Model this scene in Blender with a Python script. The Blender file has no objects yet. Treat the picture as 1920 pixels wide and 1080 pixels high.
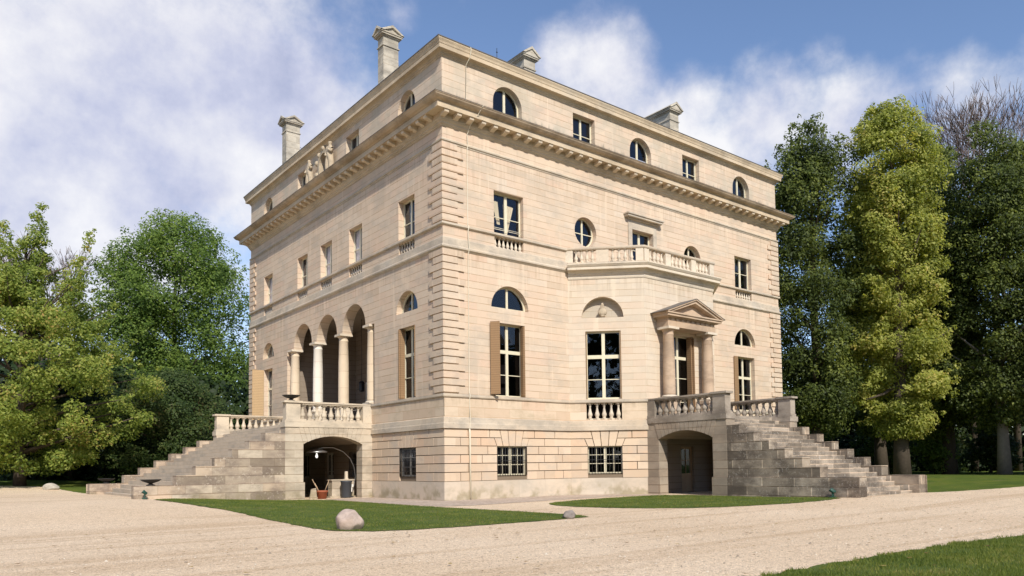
import bpy, bmesh, math, random
import numpy as np
from mathutils import Vector, Matrix
from mathutils.geometry import tessellate_polygon, delaunay_2d_cdt
PI = math.pi
rnd = random.Random(7)
sc = bpy.context.scene
COL = sc.collection

# ------------------------------------------------------------------ helpers
def S(t):
    t = min(1.0, max(0.0, t)); return t*t*(3-2*t)
def terrain(x, y):
    return (.33*S((-x-3.5)/8)*S((y+8)/12) + .7*S((y-20)/22)*S((6-x)/10)
            + .1*S((-y-9)/6)*S((x-6)/6) + .4*S((x-24)/16))

def tag(o, label=None, cat=None, group=None, kind=None):
    if label: o['label'] = label
    if cat: o['category'] = cat
    if group: o['group'] = group
    if kind: o['kind'] = kind
    return o
def empty(name, loc=(0, 0, 0), label=None, cat=None, group=None):
    o = bpy.data.objects.new(name, None); COL.objects.link(o); o.location = loc
    o.empty_display_size = .3
    return tag(o, label, cat, group)

class MB:
    """collects polygons, builds ONE mesh object"""
    def __init__(s): s.v = []; s.f = []; s.mi = []; s.sm = []
    def poly(s, pts, mi=0, smooth=False):
        n = len(s.v); s.v += [tuple(p) for p in pts]; s.f.append(tuple(range(n, n+len(pts)))); s.mi.append(mi); s.sm.append(smooth)
    def raw(s, verts, faces, mi=0, smooth=False):
        n = len(s.v); s.v += [tuple(p) for p in verts]
        for f in faces: s.f.append(tuple(n+i for i in f)); s.mi.append(mi); s.sm.append(smooth)
    def box(s, a, b, mi=0):
        x0, y0, z0 = [min(a[i], b[i]) for i in range(3)]; x1, y1, z1 = [max(a[i], b[i]) for i in range(3)]
        s.raw([(x0,y0,z0),(x1,y0,z0),(x1,y1,z0),(x0,y1,z0),(x0,y0,z1),(x1,y0,z1),(x1,y1,z1),(x0,y1,z1)],
              [(0,3,2,1),(4,5,6,7),(0,1,5,4),(1,2,6,5),(2,3,7,6),(3,0,4,7)], mi)
    def prism(s, P, poly, d0, d1, mi=0, caps=(1, 1)):
        """P(u,z,d) maps to world; poly in (u,z), extruded between depths"""
        n = len(poly)
        A = [P(u, z, d0) for u, z in poly]; B = [P(u, z, d1) for u, z in poly]
        tri = None
        convex = n <= 4
        for k in range(n):
            j = (k+1) % n
            s.poly([A[k], A[j], B[j], B[k]], mi)
        for on_, L in ((caps[0], A), (caps[1], B)):
            if not on_: continue
            if convex: s.poly(L, mi)
            else:
                tri = tri or tessellate_polygon([[Vector((u, z, 0)) for u, z in poly]])
                s.raw(L, tri, mi)
    def fill(s, P, outer, holes, d=0.0, mi=0):
        loops = [outer]+list(holes)
        tri = tessellate_polygon([[Vector((u, z, 0)) for u, z in l] for l in loops])
        flat = [p for l in loops for p in l]
        s.raw([P(u, z, d) for u, z in flat], tri, mi)
    def ring(s, P, a, b, d, mi=0):
        n = len(a)
        for k in range(n):
            j = (k+1) % n
            s.poly([P(*a[k], d), P(*a[j], d), P(*b[j], d), P(*b[k], d)], mi)
    def strip(s, P, a, d0, d1, mi=0, smooth=False):
        n = len(a)
        for k in range(n):
            j = (k+1) % n
            s.poly([P(*a[k], d0), P(*a[j], d0), P(*a[j], d1), P(*a[k], d1)], mi, smooth)
    def lathe(s, prof, c=(0, 0, 0), seg=12, mi=0, smooth=True, sx=1, sy=1):
        n = len(s.v); m = len(prof)
        for r, z in prof:
            for k in range(seg):
                a = 2*PI*k/seg; s.v.append((c[0]+sx*r*math.cos(a), c[1]+sy*r*math.sin(a), c[2]+z))
        for i in range(m-1):
            for k in range(seg):
                j = (k+1) % seg
                s.f.append((n+i*seg+k, n+i*seg+j, n+(i+1)*seg+j, n+(i+1)*seg+k)); s.mi.append(mi); s.sm.append(smooth)
        s.f.append(tuple(n+k for k in range(seg))[::-1]); s.mi.append(mi); s.sm.append(False)
        s.f.append(tuple(n+(m-1)*seg+k for k in range(seg))); s.mi.append(mi); s.sm.append(False)
    def tube(s, pts, rad, seg=6, mi=0):
        pts = [Vector(p) for p in pts]
        if not hasattr(rad, '__len__'): rad = [rad]*len(pts)
        n = len(s.v); up = Vector((.13, .31, .94)).normalized()
        for i, p in enumerate(pts):
            t = (pts[min(i+1, len(pts)-1)]-pts[max(i-1, 0)]).normalized()
            a = t.cross(up)
            if a.length < .05: a = t.cross(Vector((1, 0, 0)))
            a.normalize(); b = t.cross(a)
            for k in range(seg):
                q = p+(a*math.cos(2*PI*k/seg)+b*math.sin(2*PI*k/seg))*rad[i]
                s.v.append(tuple(q))
        for i in range(len(pts)-1):
            for k in range(seg):
                j = (k+1) % seg
                s.f.append((n+i*seg+k, n+i*seg+j, n+(i+1)*seg+j, n+(i+1)*seg+k)); s.mi.append(mi); s.sm.append(True)
        s.f.append(tuple(n+(len(pts)-1)*seg+k for k in range(seg))); s.mi.append(mi); s.sm.append(False)
        s.f.append(tuple(n+k for k in range(seg))[::-1]); s.mi.append(mi); s.sm.append(False)
    def sweep(s, path, prof, closed=False, side=1, mi=0, smooth=False, caps=True):
        """prof: (offset outward, z). path: xy points; outward = right of travel * side"""
        n = len(path); rows = []
        P = [Vector(p) for p in path]
        def nrm(a, b):
            t = (b-a).normalized(); return Vector((t.y, -t.x))*side
        M = []
        for i in range(n):
            if closed or 0 < i < n-1:
                n1 = nrm(P[i-1], P[i]); n2 = nrm(P[i], P[(i+1) % n]); m = (n1+n2); m = m/ max(.2, m.dot(n1)); M.append(m)
            elif i == 0: M.append(nrm(P[0], P[1]))
            else: M.append(nrm(P[-2], P[-1]))
        for i in range(n): rows.append([(P[i].x+M[i].x*o, P[i].y+M[i].y*o, z) for o, z in prof])
        for i in range(n if closed else n-1):
            j = (i+1) % n
            for k in range(len(prof)-1): s.poly([rows[i][k], rows[j][k], rows[j][k+1], rows[i][k+1]], mi, smooth)
        if not closed and caps:
            s.poly(rows[0], mi); s.poly(rows[-1][::-1], mi)
    def mesh(s, name, mats, weld=0):
        me = bpy.data.meshes.new(name); me.from_pydata(s.v, [], s.f)
        for m in (mats if isinstance(mats, (list, tuple)) else [mats]): me.materials.append(m)
        me.polygons.foreach_set('material_index', s.mi); me.polygons.foreach_set('use_smooth', s.sm)
        bm = bmesh.new(); bm.from_mesh(me)
        if weld: bmesh.ops.remove_doubles(bm, verts=bm.verts, dist=weld)
        bmesh.ops.recalc_face_normals(bm, faces=bm.faces)
        uvl = bm.loops.layers.uv.new('UVMap')
        for f in bm.faces:
            nx, ny, nz = f.normal
            if abs(nz) > .75:
                for l in f.loops: l[uvl].uv = (l.vert.co.x, l.vert.co.y)
            else:
                tl = math.hypot(nx, ny) or 1; tx, ty = -ny/tl, nx/tl
                if abs(tx) > .97: tx, ty = 1, 0
                elif abs(ty) > .97: tx, ty = 0, 1
                if f.smooth: tx, ty = .8, .6
                for l in f.loops: c = l.vert.co; l[uvl].uv = (c.x*tx+c.y*ty, c.z)
        bm.to_mesh(me); bm.free(); return me
    def build(s, name, mats, parent=None, loc=None, weld=0):
        o = bpy.data.objects.new(name, s.mesh(name, mats, weld)); COL.objects.link(o)
        if parent: o.parent = parent
        if loc is not None: o.location = loc
        return o

def npmesh(name, V, F, mat, k):
    """fast mesh of k-gons from numpy arrays"""
    me = bpy.data.meshes.new(name); nf = len(F)
    me.vertices.add(len(V)); me.vertices.foreach_set('co', np.ascontiguousarray(V, np.float32).ravel())
    me.loops.add(nf*k); me.loops.foreach_set('vertex_index', np.ascontiguousarray(F, np.int32).ravel())
    me.polygons.add(nf); me.polygons.foreach_set('loop_start', np.arange(0, nf*k, k, dtype=np.int32))
    me.update(calc_edges=True); me.materials.append(mat); return me
def link_mesh(name, me, parent=None, loc=None):
    o = bpy.data.objects.new(name, me); COL.objects.link(o)
    if parent: o.parent = parent
    if loc is not None: o.location = loc
    return o

# ------------------------------------------------------------------ materials
class NT:
    def __init__(s, name):
        s.m = bpy.data.materials.new(name); s.m.use_nodes = True; s.t = s.m.node_tree; s.t.nodes.clear()
        s.out = s.n('ShaderNodeOutputMaterial')
    def n(s, typ, **kw):
        nd = s.t.nodes.new(typ)
        for k, v in kw.items(): setattr(nd, k, v)
        return nd
    def L(s, a, b): s.t.links.new(a, b)
    def put(s, sock, v):
        if hasattr(v, 'is_output') or isinstance(v, bpy.types.NodeSocket): s.L(v, sock)
        else: sock.default_value = v
    def math(s, op, a, b=0.0, clamp=False, c=None):
        nd = s.n('ShaderNodeMath', operation=op, use_clamp=clamp); s.put(nd.inputs[0], a); s.put(nd.inputs[1], b)
        if c is not None: s.put(nd.inputs[2], c)
        return nd.outputs[0]
    def step(s, x, a, b):
        nd = s.n('ShaderNodeMapRange', interpolation_type='SMOOTHSTEP'); s.put(nd.inputs[0], x); s.put(nd.inputs[1], a); s.put(nd.inputs[2], b)
        nd.inputs[3].default_value = 0; nd.inputs[4].default_value = 1; return nd.outputs[0]
    def mix(s, f, a, b, mode='MIX'):
        nd = s.n('ShaderNodeMix', data_type='RGBA', blend_type=mode); s.put(nd.inputs[0], f)
        for i, v in ((6, a), (7, b)):
            s.put(nd.inputs[i], v if not isinstance(v, tuple) or len(v) == 4 else v+(1,))
        return nd.outputs[2]
    def noise(s, vec, scale, det=4, rough=.55, dist=0, lac=2.0):
        nd = s.n('ShaderNodeTexNoise'); 
        if vec is not None: s.L(vec, nd.inputs['Vector'])
        nd.inputs['Scale'].default_value = scale; nd.inputs['Detail'].default_value = det; nd.inputs['Roughness'].default_value = rough; nd.inputs['Distortion'].default_value = dist
        nd.inputs['Lacunarity'].default_value = lac
        return nd.outputs[0]
    def scalev(s, vec, sx, sy, sz, off=(0, 0, 0)):
        nd = s.n('ShaderNodeMapping'); s.L(vec, nd.inputs[0]); nd.inputs['Scale'].default_value = (sx, sy, sz); nd.inputs['Location'].default_value = off; return nd.outputs[0]
    def ramp(s, f, stops):
        nd = s.n('ShaderNodeValToRGB'); e = nd.color_ramp.elements
        while len(e) < len(stops): e.new(.5)
        for el, (p, c) in zip(e, stops): el.position = p; el.color = c+(1,) if len(c) == 3 else c
        s.L(f, nd.inputs[0]); return nd.outputs[0]
    def bump(s, h, strength=.3, dist=.02):
        nd = s.n('ShaderNodeBump'); nd.inputs['Strength'].default_value = strength; nd.inputs['Distance'].default_value = dist; s.L(h, nd.inputs['Height']); return nd.outputs[0]
    def princ(s, col, rough=.85, spec=.25, nrm=None, **kw):
        b = s.n('ShaderNodeBsdfPrincipled'); 
        s.put(b.inputs['Base Color'], col if not isinstance(col, tuple) or len(col) == 4 else col+(1,)); s.put(b.inputs['Roughness'], rough)
        b.inputs['Specular IOR Level'].default_value = spec
        for k, v in kw.items(): s.put(b.inputs[k], v)
        if nrm is not None: s.L(nrm, b.inputs['Normal'])
        s.L(b.outputs[0], s.out.inputs[0]); return b
    def pos(s): return s.n('ShaderNodeNewGeometry').outputs['Position']
    def uv(s): return s.n('ShaderNodeUVMap').outputs[0]
    def sep(s, v):
        nd = s.n('ShaderNodeSeparateXYZ'); s.L(v, nd.inputs[0]); return nd.outputs

def stone(name, cols, course=0, blen=1.1, zoff=0.0, line=.55, linew=.022, vline=.85, vw=.012, stain=None, stain_amt=0., speck=None, speck_amt=0., runs=0., moss=0., rough=.88, bump=.25, attic=False, tint=.6, plain=.35, rng=(.84, 1.08), grime=()):
    N = NT(name); p = N.pos(); uv = N.uv(); u, v, _ = N.sep(uv)
    bigA = N.noise(p, .35, 5, .6); mid = N.noise(p, 2.2, 5, .6); fine = N.noise(p, 26, 4, .65)
    base = N.ramp(bigA, [(.3, cols[0]), (.5, cols[1]), (.7, cols[2])])
    h = fine
    if course:
        cv = N.n('ShaderNodeCombineXYZ'); N.L(u, cv.inputs[0]); vv = N.math('SUBTRACT', v, zoff); N.L(vv, cv.inputs[1])
        def brick(c1, c2, mort, msz):
            b = N.n('ShaderNodeTexBrick', offset=.5); N.L(cv.outputs[0], b.inputs[0]); b.inputs['Color1'].default_value = c1+(1,); b.inputs['Color2'].default_value = c2+(1,); b.inputs['Mortar'].default_value = mort+(1,)
            b.inputs['Scale'].default_value = 1; b.inputs['Mortar Size'].default_value = msz; b.inputs['Mortar Smooth'].default_value = .2; b.inputs['Brick Width'].default_value = blen; b.inputs['Row Height'].default_value = course; return b
        bb = brick((0, 0, 0), (1, 1, 1), (.5, .5, .5), 0.0)
        rv = N.n('ShaderNodeRGBToBW'); N.L(bb.outputs[0], rv.inputs[0])
        tc = N.ramp(rv.outputs[0], [(0., cols[0]), (.22, cols[1]), (.5, cols[1]), (.68, cols[3] if len(cols) > 3 else cols[1]), (.86, cols[1]), (1., cols[2])])
        base = N.mix(tint, base, tc)
        bl = N.ramp(rv.outputs[0], [(0., (rng[0],)*3), (.5, (1.,)*3), (1., (rng[1],)*3)])
        base = N.mix(plain, base, bl, 'MULTIPLY')
        fr = N.math('FRACT', N.math('DIVIDE', vv, course))
        dist = N.math('MULTIPLY', N.math('MINIMUM', fr, N.math('SUBTRACT', 1.0, fr)), course)
        wob = N.math('MULTIPLY', N.math('SUBTRACT', mid, .5), .012)
        hl = N.math('SUBTRACT', 1.0, N.step(N.math('ADD', dist, wob), linew*.35, linew*.75))
        fade = N.step(N.noise(N.scalev(p, .8, .8, .5), 1.1, 3), .36, .56)
        hl = N.math('MULTIPLY', hl, N.math('ADD', N.math('MULTIPLY', fade, .55), .45))
        base = N.mix(hl, base, N.mix(1.0, base, (line, line*.9, line*.8), 'MULTIPLY'))
        b2 = brick((0, 0, 0), (0, 0, 0), (1, 1, 1), vw)
        vl = N.math('MULTIPLY', b2.outputs['Fac'], N.math('SUBTRACT', 1.0, hl))
        base = N.mix(N.math('MULTIPLY', vl, .8), base, N.mix(1.0, base, (vline, vline*.98, vline*.95), 'MULTIPLY'))
        h = N.math('SUBTRACT', h, N.math('MULTIPLY', hl, 1.5))
    # mottling
    base = N.mix(N.math('MULTIPLY', N.step(mid, .5, .75), .35), base, N.mix(1.0, base, (.86, .82, .78), 'MULTIPLY'))
    base = N.mix(N.math('MULTIPLY', N.step(fine, .55, .8), .3), base, N.mix(1.0, base, (.8, .78, .76), 'MULTIPLY'))
    if runs:
        rn = N.noise(N.scalev(uv, 1.7, .09, 1), 1.6, 4, .6)
        base = N.mix(N.math('MULTIPLY', N.step(rn, .55, .68), runs), base, (cols[1][0]*1.1, cols[1][1]*1.12, cols[1][2]*1.12))
        rd = N.noise(N.scalev(uv, 2.3, .12, 1, (5, 3, 0)), 1.3, 4, .6)
        base = N.mix(N.math('MULTIPLY', N.step(rd, .58, .74), runs*.7), base, N.mix(1.0, base, (.78, .76, .74), 'MULTIPLY'))
    if grime:
        gz = N.sep(p)[2]; gn = N.noise(N.scalev(uv, 2.6, .16, 1, (1, 2, 0)), 1.5, 5, .65); acc_ = None
        for zt, ln in grime:
            m_ = N.math('MULTIPLY', N.step(gz, zt-ln, zt), N.math('LESS_THAN', gz, zt+.02)); acc_ = m_ if acc_ is None else N.math('MAXIMUM', acc_, m_)
        base = N.mix(N.math('MULTIPLY', N.math('MULTIPLY', acc_, N.step(gn, .46, .7)), .55), base, N.mix(1.0, base, (.62, .57, .52), 'MULTIPLY'))
    if stain:
        st = N.step(N.noise(N.scalev(p, .7, .7, 1.3, (2, 5, 1)), .9, 6, .68), .5-.2*stain_amt, .72-.1*stain_amt)
        base = N.mix(N.math('MULTIPLY', st, min(1, .5+.4*stain_amt)), base, stain)
    if speck:
        sp = N.math('MULTIPLY', N.step(N.noise(p, 9, 6, .8), .55, .62), N.step(N.noise(p, .9, 4, .65), .4, .55))
        base = N.mix(N.math('MULTIPLY', sp, speck_amt), base, speck)
    if moss:
        z = N.sep(p)[2]
        ms = N.math('MULTIPLY', N.step(N.math('ADD', z, N.math('MULTIPLY', mid, -.9)), .25, -.35), N.step(N.noise(p, 1.1, 4), .42, .6))
        base = N.mix(N.math('MULTIPLY', ms, moss), base, (.2, .17, .08))
    if attic:
        z = N.sep(p)[2]
        nn = N.noise(N.scalev(uv, 1.3, .35, 1), 2.4, 5, .65)
        m = N.math('MULTIPLY', N.step(N.math('ADD', z, N.math('MULTIPLY', nn, -1.1)), 18.72, 18.3), N.step(N.noise(N.scalev(uv, 3.5, .2, 1), 1.7, 4), .4, .55))
        m = N.math('MULTIPLY', m, N.step(z, 18.2, 18.42))
        base = N.mix(N.math('MULTIPLY', m, .8), base, (.17, .155, .13))
        g = N.math('MULTIPLY', N.step(z, 18.2, 18.5), N.step(N.noise(p, .55, 4), .45, .62))
        base = N.mix(N.math('MULTIPLY', g, .55), base, (.43, .385, .3))
    nb = N.bump(h, bump, .02)
    N.princ(base, rough, .2, nb)
    return N.m

W0, W1, W2, W3 = (.585, .447, .322), (.63, .497, .37), (.585, .49, .39), (.605, .428, .312)
M = {}
M['wall'] = stone('facade_ashlar', [W0, W1, W2, W3], .337, 1.25, 4.91, line=.69, linew=.028, vline=.97, stain=(.44, .375, .3), stain_amt=.25, runs=.65, attic=True, grime=((11.64, 1.3), (16.66, 1.6), (20.75, .9), (12.74, .5)), rng=(.82, 1.1))
M['rustic'] = stone('rusticated_block', [W0, (.63, .49, .355), W2, (.59, .41, .28)], .4, 1.2, .85, line=1, linew=.001, vline=1, vw=.0, stain=(.45, .4, .34), stain_amt=.12, tint=.75, plain=.6)
M['joint'] = stone('recessed_joint', [(.2, .155, .11)]*3)
M['plinth'] = stone('plinth_stone', [(.56, .455, .345), (.6, .505, .4), (.53, .48, .4)], .86, 1.7, 0, line=.75, vline=.8, stain=(.42, .37, .3), stain_amt=.35, moss=.55, tint=.5)
M['band'] = stone('weathered_band', [(.53, .43, .32), (.59, .495, .38), (.48, .43, .36)], stain=(.33, .29, .24), stain_amt=.5, speck=(.2, .18, .15), speck_amt=.35)
M['dado'] = stone('dado_stone', [(.6, .445, .315), (.65, .525, .39), (.62, .54, .43), (.59, .405, .285)], .44, 1.5, 3.85, line=.8, vline=.88, tint=.8, stain=(.42, .33, .22), stain_amt=.3, grime=((4.75, .5),), rng=(.8, 1.1))
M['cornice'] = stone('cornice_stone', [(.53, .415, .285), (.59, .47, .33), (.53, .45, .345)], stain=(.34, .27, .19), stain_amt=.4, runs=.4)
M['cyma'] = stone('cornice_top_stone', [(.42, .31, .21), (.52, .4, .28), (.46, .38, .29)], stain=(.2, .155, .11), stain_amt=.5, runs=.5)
M['bay'] = stone('bay_pale_stone', [(.59, .475, .35), (.63, .53, .41), (.59, .52, .43), (.6, .46, .345)], .337, 1.25, 4.91, line=.76, linew=.028, vline=.92, runs=.6, grime=((11.26, 1.2),), stain=(.5, .44, .36), stain_amt=.1)
M['column'] = stone('column_stone', [(.58, .44, .3), (.64, .52, .38), (.62, .54, .42)], .95, 30, .4, line=.7, vline=1, vw=0, tint=.7, runs=.4)
M['column_new'] = stone('renewed_column_stone', [(.7, .63, .54), (.72, .66, .57), (.72, .66, .58)], .95, 30, .4, line=.8, vline=1, vw=0)
M['pale'] = stone('pale_baluster_stone', [(.6, .5, .38), (.66, .57, .45), (.57, .51, .42)], stain=(.34, .3, .25), stain_amt=.2, speck=(.22, .2, .17), speck_amt=.3)
M['stair_warm'] = stone('stair_block_warm', [(.36, .285, .21), (.48, .39, .295), (.4, .345, .27), (.42, .31, .22)], .4, 1.15, .87, line=.5, linew=.03, vline=.75, vw=.014, stain=(.16, .12, .1), stain_amt=.55, speck=(.56, .48, .39), speck_amt=.85, moss=.4, tint=.8, plain=1, rng=(.62, 1.28))
M['stair_dark'] = stone('stair_block_dark', [(.3, .245, .185), (.38, .315, .24), (.32, .275, .22), (.35, .27, .195)], .4, 1.6, .87, line=.4, linew=.035, vline=2.4, vw=.025, stain=(.075, .06, .05), stain_amt=.75, speck=(.5, .46, .4), speck_amt=.6, tint=.75, plain=1, rng=(.55, 1.35))
M['step_warm'] = stone('step_stone_grey', [(.45, .37, .28), (.52, .435, .335), (.47, .4, .315)], .203, 1.8, 0, line=.7, linew=.02, vline=1.15, stain=(.3, .27, .23), stain_amt=.3)
M['step_dark'] = stone('step_stone_dark', [(.26, .215, .165), (.34, .285, .225), (.29, .245, .2)], .203, 1.4, 0, line=2.0, linew=.03, vline=2.0, vw=.016, stain=(.1, .085, .07), stain_amt=.7, speck=(.6, .56, .5), speck_amt=.6, tint=.6, plain=1, rng=(.6, 1.3))
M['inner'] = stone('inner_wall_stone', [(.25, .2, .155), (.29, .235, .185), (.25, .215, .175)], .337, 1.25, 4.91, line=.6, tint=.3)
M['chim'] = stone('chimney_stone', [(.5, .44, .35), (.56, .5, .4), (.46, .42, .35), (.4, .36, .3)], .42, .62, 0, line=.7, vline=.7, stain=(.2, .18, .15), stain_amt=.5, tint=.8, plain=1)

def simple(name, col, rough=.6, spec=.4, metal=0, var=.12, scale=8, bump=.1):
    N = NT(name); p = N.pos(); n = N.noise(p, scale, 4, .6)
    c = N.mix(n, tuple(x*(1-var) for x in col), tuple(min(1, x*(1+var)) for x in col))
    N.princ(c, rough, spec, N.bump(n, bump, .01), Metallic=metal); return N.m
M['frame'] = simple('cream_paint', (.66, .6, .44), .5, .4)
M['frame_dark'] = simple('grey_window_paint', (.3, .28, .25), .5)
M['iron'] = simple('black_iron', (.02, .02, .022), .45, .5)
M['lead'] = simple('roof_lead', (.14, .125, .115), .6, .4, .2, .25, 3)
M['slate'] = simple('roof_slate', (.12, .12, .13), .7)
M['cable'] = simple('pale_cable', (.72, .66, .52), .5)
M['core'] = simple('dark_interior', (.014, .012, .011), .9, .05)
M['curtain'] = simple('cream_curtain', (.7, .6, .38), .8, .1)
M['blind'] = simple('pale_blind', (.62, .62, .64), .8, .1)
M['terracotta'] = simple('terracotta', (.33, .1, .05), .8)
M['bin'] = simple('grey_plastic', (.045, .05, .06), .5)
M['green_metal'] = simple('green_metal', (.012, .06, .045), .45, .5)
M['bowl'] = simple('dark_iron_bowl', (.03, .028, .027), .6)
M['sculpt'] = simple('sculpture_stone', (.44, .36, .26), .9, .2, 0, .3, 9, .4)
M['steel'] = simple('brushed_steel', (.45, .45, .45), .35, .5, .9)
M['wood'] = simple('pale_wood', (.42, .3, .19), .7)
M['white'] = simple('white_paint', (.7, .68, .62), .5)
# louvred shutters
def shutter_mat(name, col):
    N = NT(name); uv = N.uv(); u, v, _ = N.sep(uv); f = N.math('FRACT', N.math('MULTIPLY', v, 9.0))
    d = N.step(f, .0, .35); n = N.noise(N.pos(), 5, 4)
    c = N.mix(d, tuple(x*.62 for x in col), col); c = N.mix(N.math('MULTIPLY', n, .4), c, tuple(x*.72 for x in col))
    N.princ(c, .7, .2, N.bump(f, .5, .03)); return N.m
M['shutter'] = shutter_mat('louvred_shutter_brown', (.34, .215, .118)); M['shutter_light'] = shutter_mat('louvred_shutter_ochre', (.5, .345, .19))
# glass
def glass(name, tint=.86):
    N = NT(name); fr = N.n('ShaderNodeLayerWeight'); fr.inputs[0].default_value = .5
    nz = N.bump(N.noise(N.pos(), 1.6, 2), .05, .03)
    g = N.n('ShaderNodeBsdfGlossy'); g.inputs['Roughness'].default_value = .015; g.inputs['Color'].default_value = (.8, .87, 1, 1); N.L(nz, g.inputs['Normal'])
    t = N.n('ShaderNodeBsdfTransparent'); t.inputs[0].default_value = (tint, tint, tint*1.05, 1)
    m = N.n('ShaderNodeMixShader'); N.L(N.math('ADD', N.math('MULTIPLY', N.math('POWER', fr.outputs['Facing'], 4.0), .95), .055, True), m.inputs[0]); N.L(t.outputs[0], m.inputs[1]); N.L(g.outputs[0], m.inputs[2]); N.L(m.outputs[0], N.out.inputs[0]); return N.m
M['glass'] = glass('window_glass')
# ground
def gravel():
    N = NT('gravel'); p = N.pos(); big = N.noise(p, .12, 5, .6); mid = N.noise(p, .9, 5, .65)
    vo = N.n('ShaderNodeTexVoronoi'); N.L(p, vo.inputs['Vector']); vo.inputs['Scale'].default_value = 42
    bw = N.n('ShaderNodeRGBToBW'); N.L(vo.outputs['Color'], bw.inputs[0])
    f2 = N.noise(p, 14, 5, .75)
    c = N.ramp(big, [(.3, (.64, .49, .34)), (.5, (.7, .55, .395)), (.7, (.75, .605, .45))])
    peb = N.ramp(bw.outputs[0], [(.08, (.38, .36, .33)), (.3, (.85, .84, .82)), (.6, (1.05, 1.04, 1.02)), (.92, (1.38, 1.36, 1.3))])
    c = N.mix(.65, c, peb, 'MULTIPLY')
    v2 = N.n('ShaderNodeTexVoronoi'); N.L(p, v2.inputs['Vector']); v2.inputs['Scale'].default_value = 13
    b2 = N.n('ShaderNodeRGBToBW'); N.L(v2.outputs['Color'], b2.inputs[0])
    c = N.mix(N.math('MULTIPLY', N.step(b2.outputs[0], .3, .12), .45), c, N.mix(1.0, c, (.6, .56, .52), 'MULTIPLY'))
    c = N.mix(N.math('MULTIPLY', N.step(f2, .52, .7), .5), c, N.mix(1.0, c, (.68, .64, .6), 'MULTIPLY'))
    # wheel tracks running along the drive
    x, y, z = N.sep(p)
    wv = N.noise(N.scalev(p, .025, .75, 1), 1.0, 4, .62, .3)
    c = N.mix(N.math('MULTIPLY', N.step(wv, .5, .62), .6), c, N.mix(1.0, c, (.8, .75, .69), 'MULTIPLY'))
    c = N.mix(N.math('MULTIPLY', N.step(mid, .5, .75), .25), c, N.mix(1.0, c, (1.12, 1.1, 1.06), 'MULTIPLY'))
    h = N.math('ADD', N.math('MULTIPLY', vo.outputs['Distance'], -1.0), N.math('MULTIPLY', f2, 1.2))
    h = N.math('ADD', h, N.math('MULTIPLY', wv, 1.0))
    N.princ(c, .95, .12, N.bump(h, .55, .03)); return N.m
M['gravel'] = gravel()
def turf(name, a, b, c3):
    N = NT(name); p = N.pos(); n = N.noise(p, .5, 5, .65); f = N.noise(p, 30, 4, .7)
    c = N.ramp(n, [(.3, a), (.5, b), (.72, c3)]); w_ = N.noise(p, 1.3, 5, .7); c = N.mix(N.math('MULTIPLY', N.step(w_, .56, .68), .6), c, (.2, .165, .085)); c = N.mix(N.math('MULTIPLY', N.step(f, .45, .7), .6), c, N.mix(1.0, c, (.45, .5, .4), 'MULTIPLY'))
    N.princ(c, .9, .1, N.bump(f, .8, .05)); return N.m
M['turf'] = turf('turf', (.07, .11, .026), (.1, .14, .034), (.13, .155, .042))
M['meadow'] = turf('meadow', (.06, .10, .02), (.10, .14, .025), (.15, .17, .03))
M['soil'] = turf('woodland_floor', (.03, .035, .015), (.045, .045, .02), (.06, .05, .025))
def pave():
    N = NT('cobbles'); p = N.pos(); vo = N.n('ShaderNodeTexVoronoi'); N.L(p, vo.inputs['Vector']); vo.inputs['Scale'].default_value = 7
    n = N.noise(p, .8, 5, .65); c = N.ramp(n, [(.3, (.42, .33, .26)), (.5, (.5, .4, .32)), (.7, (.54, .45, .36))])
    c = N.mix(.8, c, N.ramp(vo.outputs['Distance'], [(.0, (1.1,)*3), (.35, (.95,)*3), (.6, (.72,)*3)]), 'MULTIPLY')
    N.princ(c, .95, .1, N.bump(vo.outputs['Distance'], -.4, .03)); return N.m
M['pave'] = pave()
def leaf(name, cols, trans=.35, big=.35):
    N = NT(name); g = N.n('ShaderNodeNewGeometry'); r = g.outputs['Random Per Island']; p = g.outputs['Position']
    n = N.noise(p, big, 4, .6); f = N.math('ADD', N.math('MULTIPLY', r, .6), N.math('MULTIPLY', N.step(n, .3, .7), .42))
    c = N.ramp(f, [(.22, cols[0]), (.5, cols[1]), (.78, cols[2]), (.97, cols[3])])
    d = N.n('ShaderNodeBsdfPrincipled'); N.L(c, d.inputs['Base Color']); d.inputs['Roughness'].default_value = .55; d.inputs['Specular IOR Level'].default_value = .22
    t = N.n('ShaderNodeBsdfTranslucent'); N.L(N.mix(1.0, c, (1.5, 1.5, .7), 'MULTIPLY'), t.inputs[0])
    m = N.n('ShaderNodeMixShader'); m.inputs[0].default_value = trans; N.L(d.outputs[0], m.inputs[1]); N.L(t.outputs[0], m.inputs[2]); N.L(m.outputs[0], N.out.inputs[0]); return N.m
M['leaf_maple'] = leaf('maple_leaves', [(.11, .16, .03), (.23, .285, .055), (.38, .41, .11), (.46, .3, .11)], .5)
M['leaf_round'] = leaf('broad_leaves', [(.055, .1, .02), (.11, .175, .032), (.17, .24, .045), (.23, .28, .06)], .4)
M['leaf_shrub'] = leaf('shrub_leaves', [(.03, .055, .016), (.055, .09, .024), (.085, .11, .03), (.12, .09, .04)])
M['leaf_dark'] = leaf('dark_linden_leaves', [(.038, .056, .014), (.078, .105, .024), (.145, .175, .038), (.24, .27, .06)], .4)
M['leaf_bright'] = leaf('yellow_linden_leaves', [(.145, .175, .035), (.3, .325, .064), (.47, .465, .135), (.5, .39, .13)], .5)
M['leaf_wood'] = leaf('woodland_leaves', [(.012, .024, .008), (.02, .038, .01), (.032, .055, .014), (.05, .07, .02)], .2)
M['leaf_lit'] = leaf('hazel_leaves', [(.06, .1, .022), (.11, .17, .035), (.17, .22, .05), (.22, .23, .06)], .45)
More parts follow.
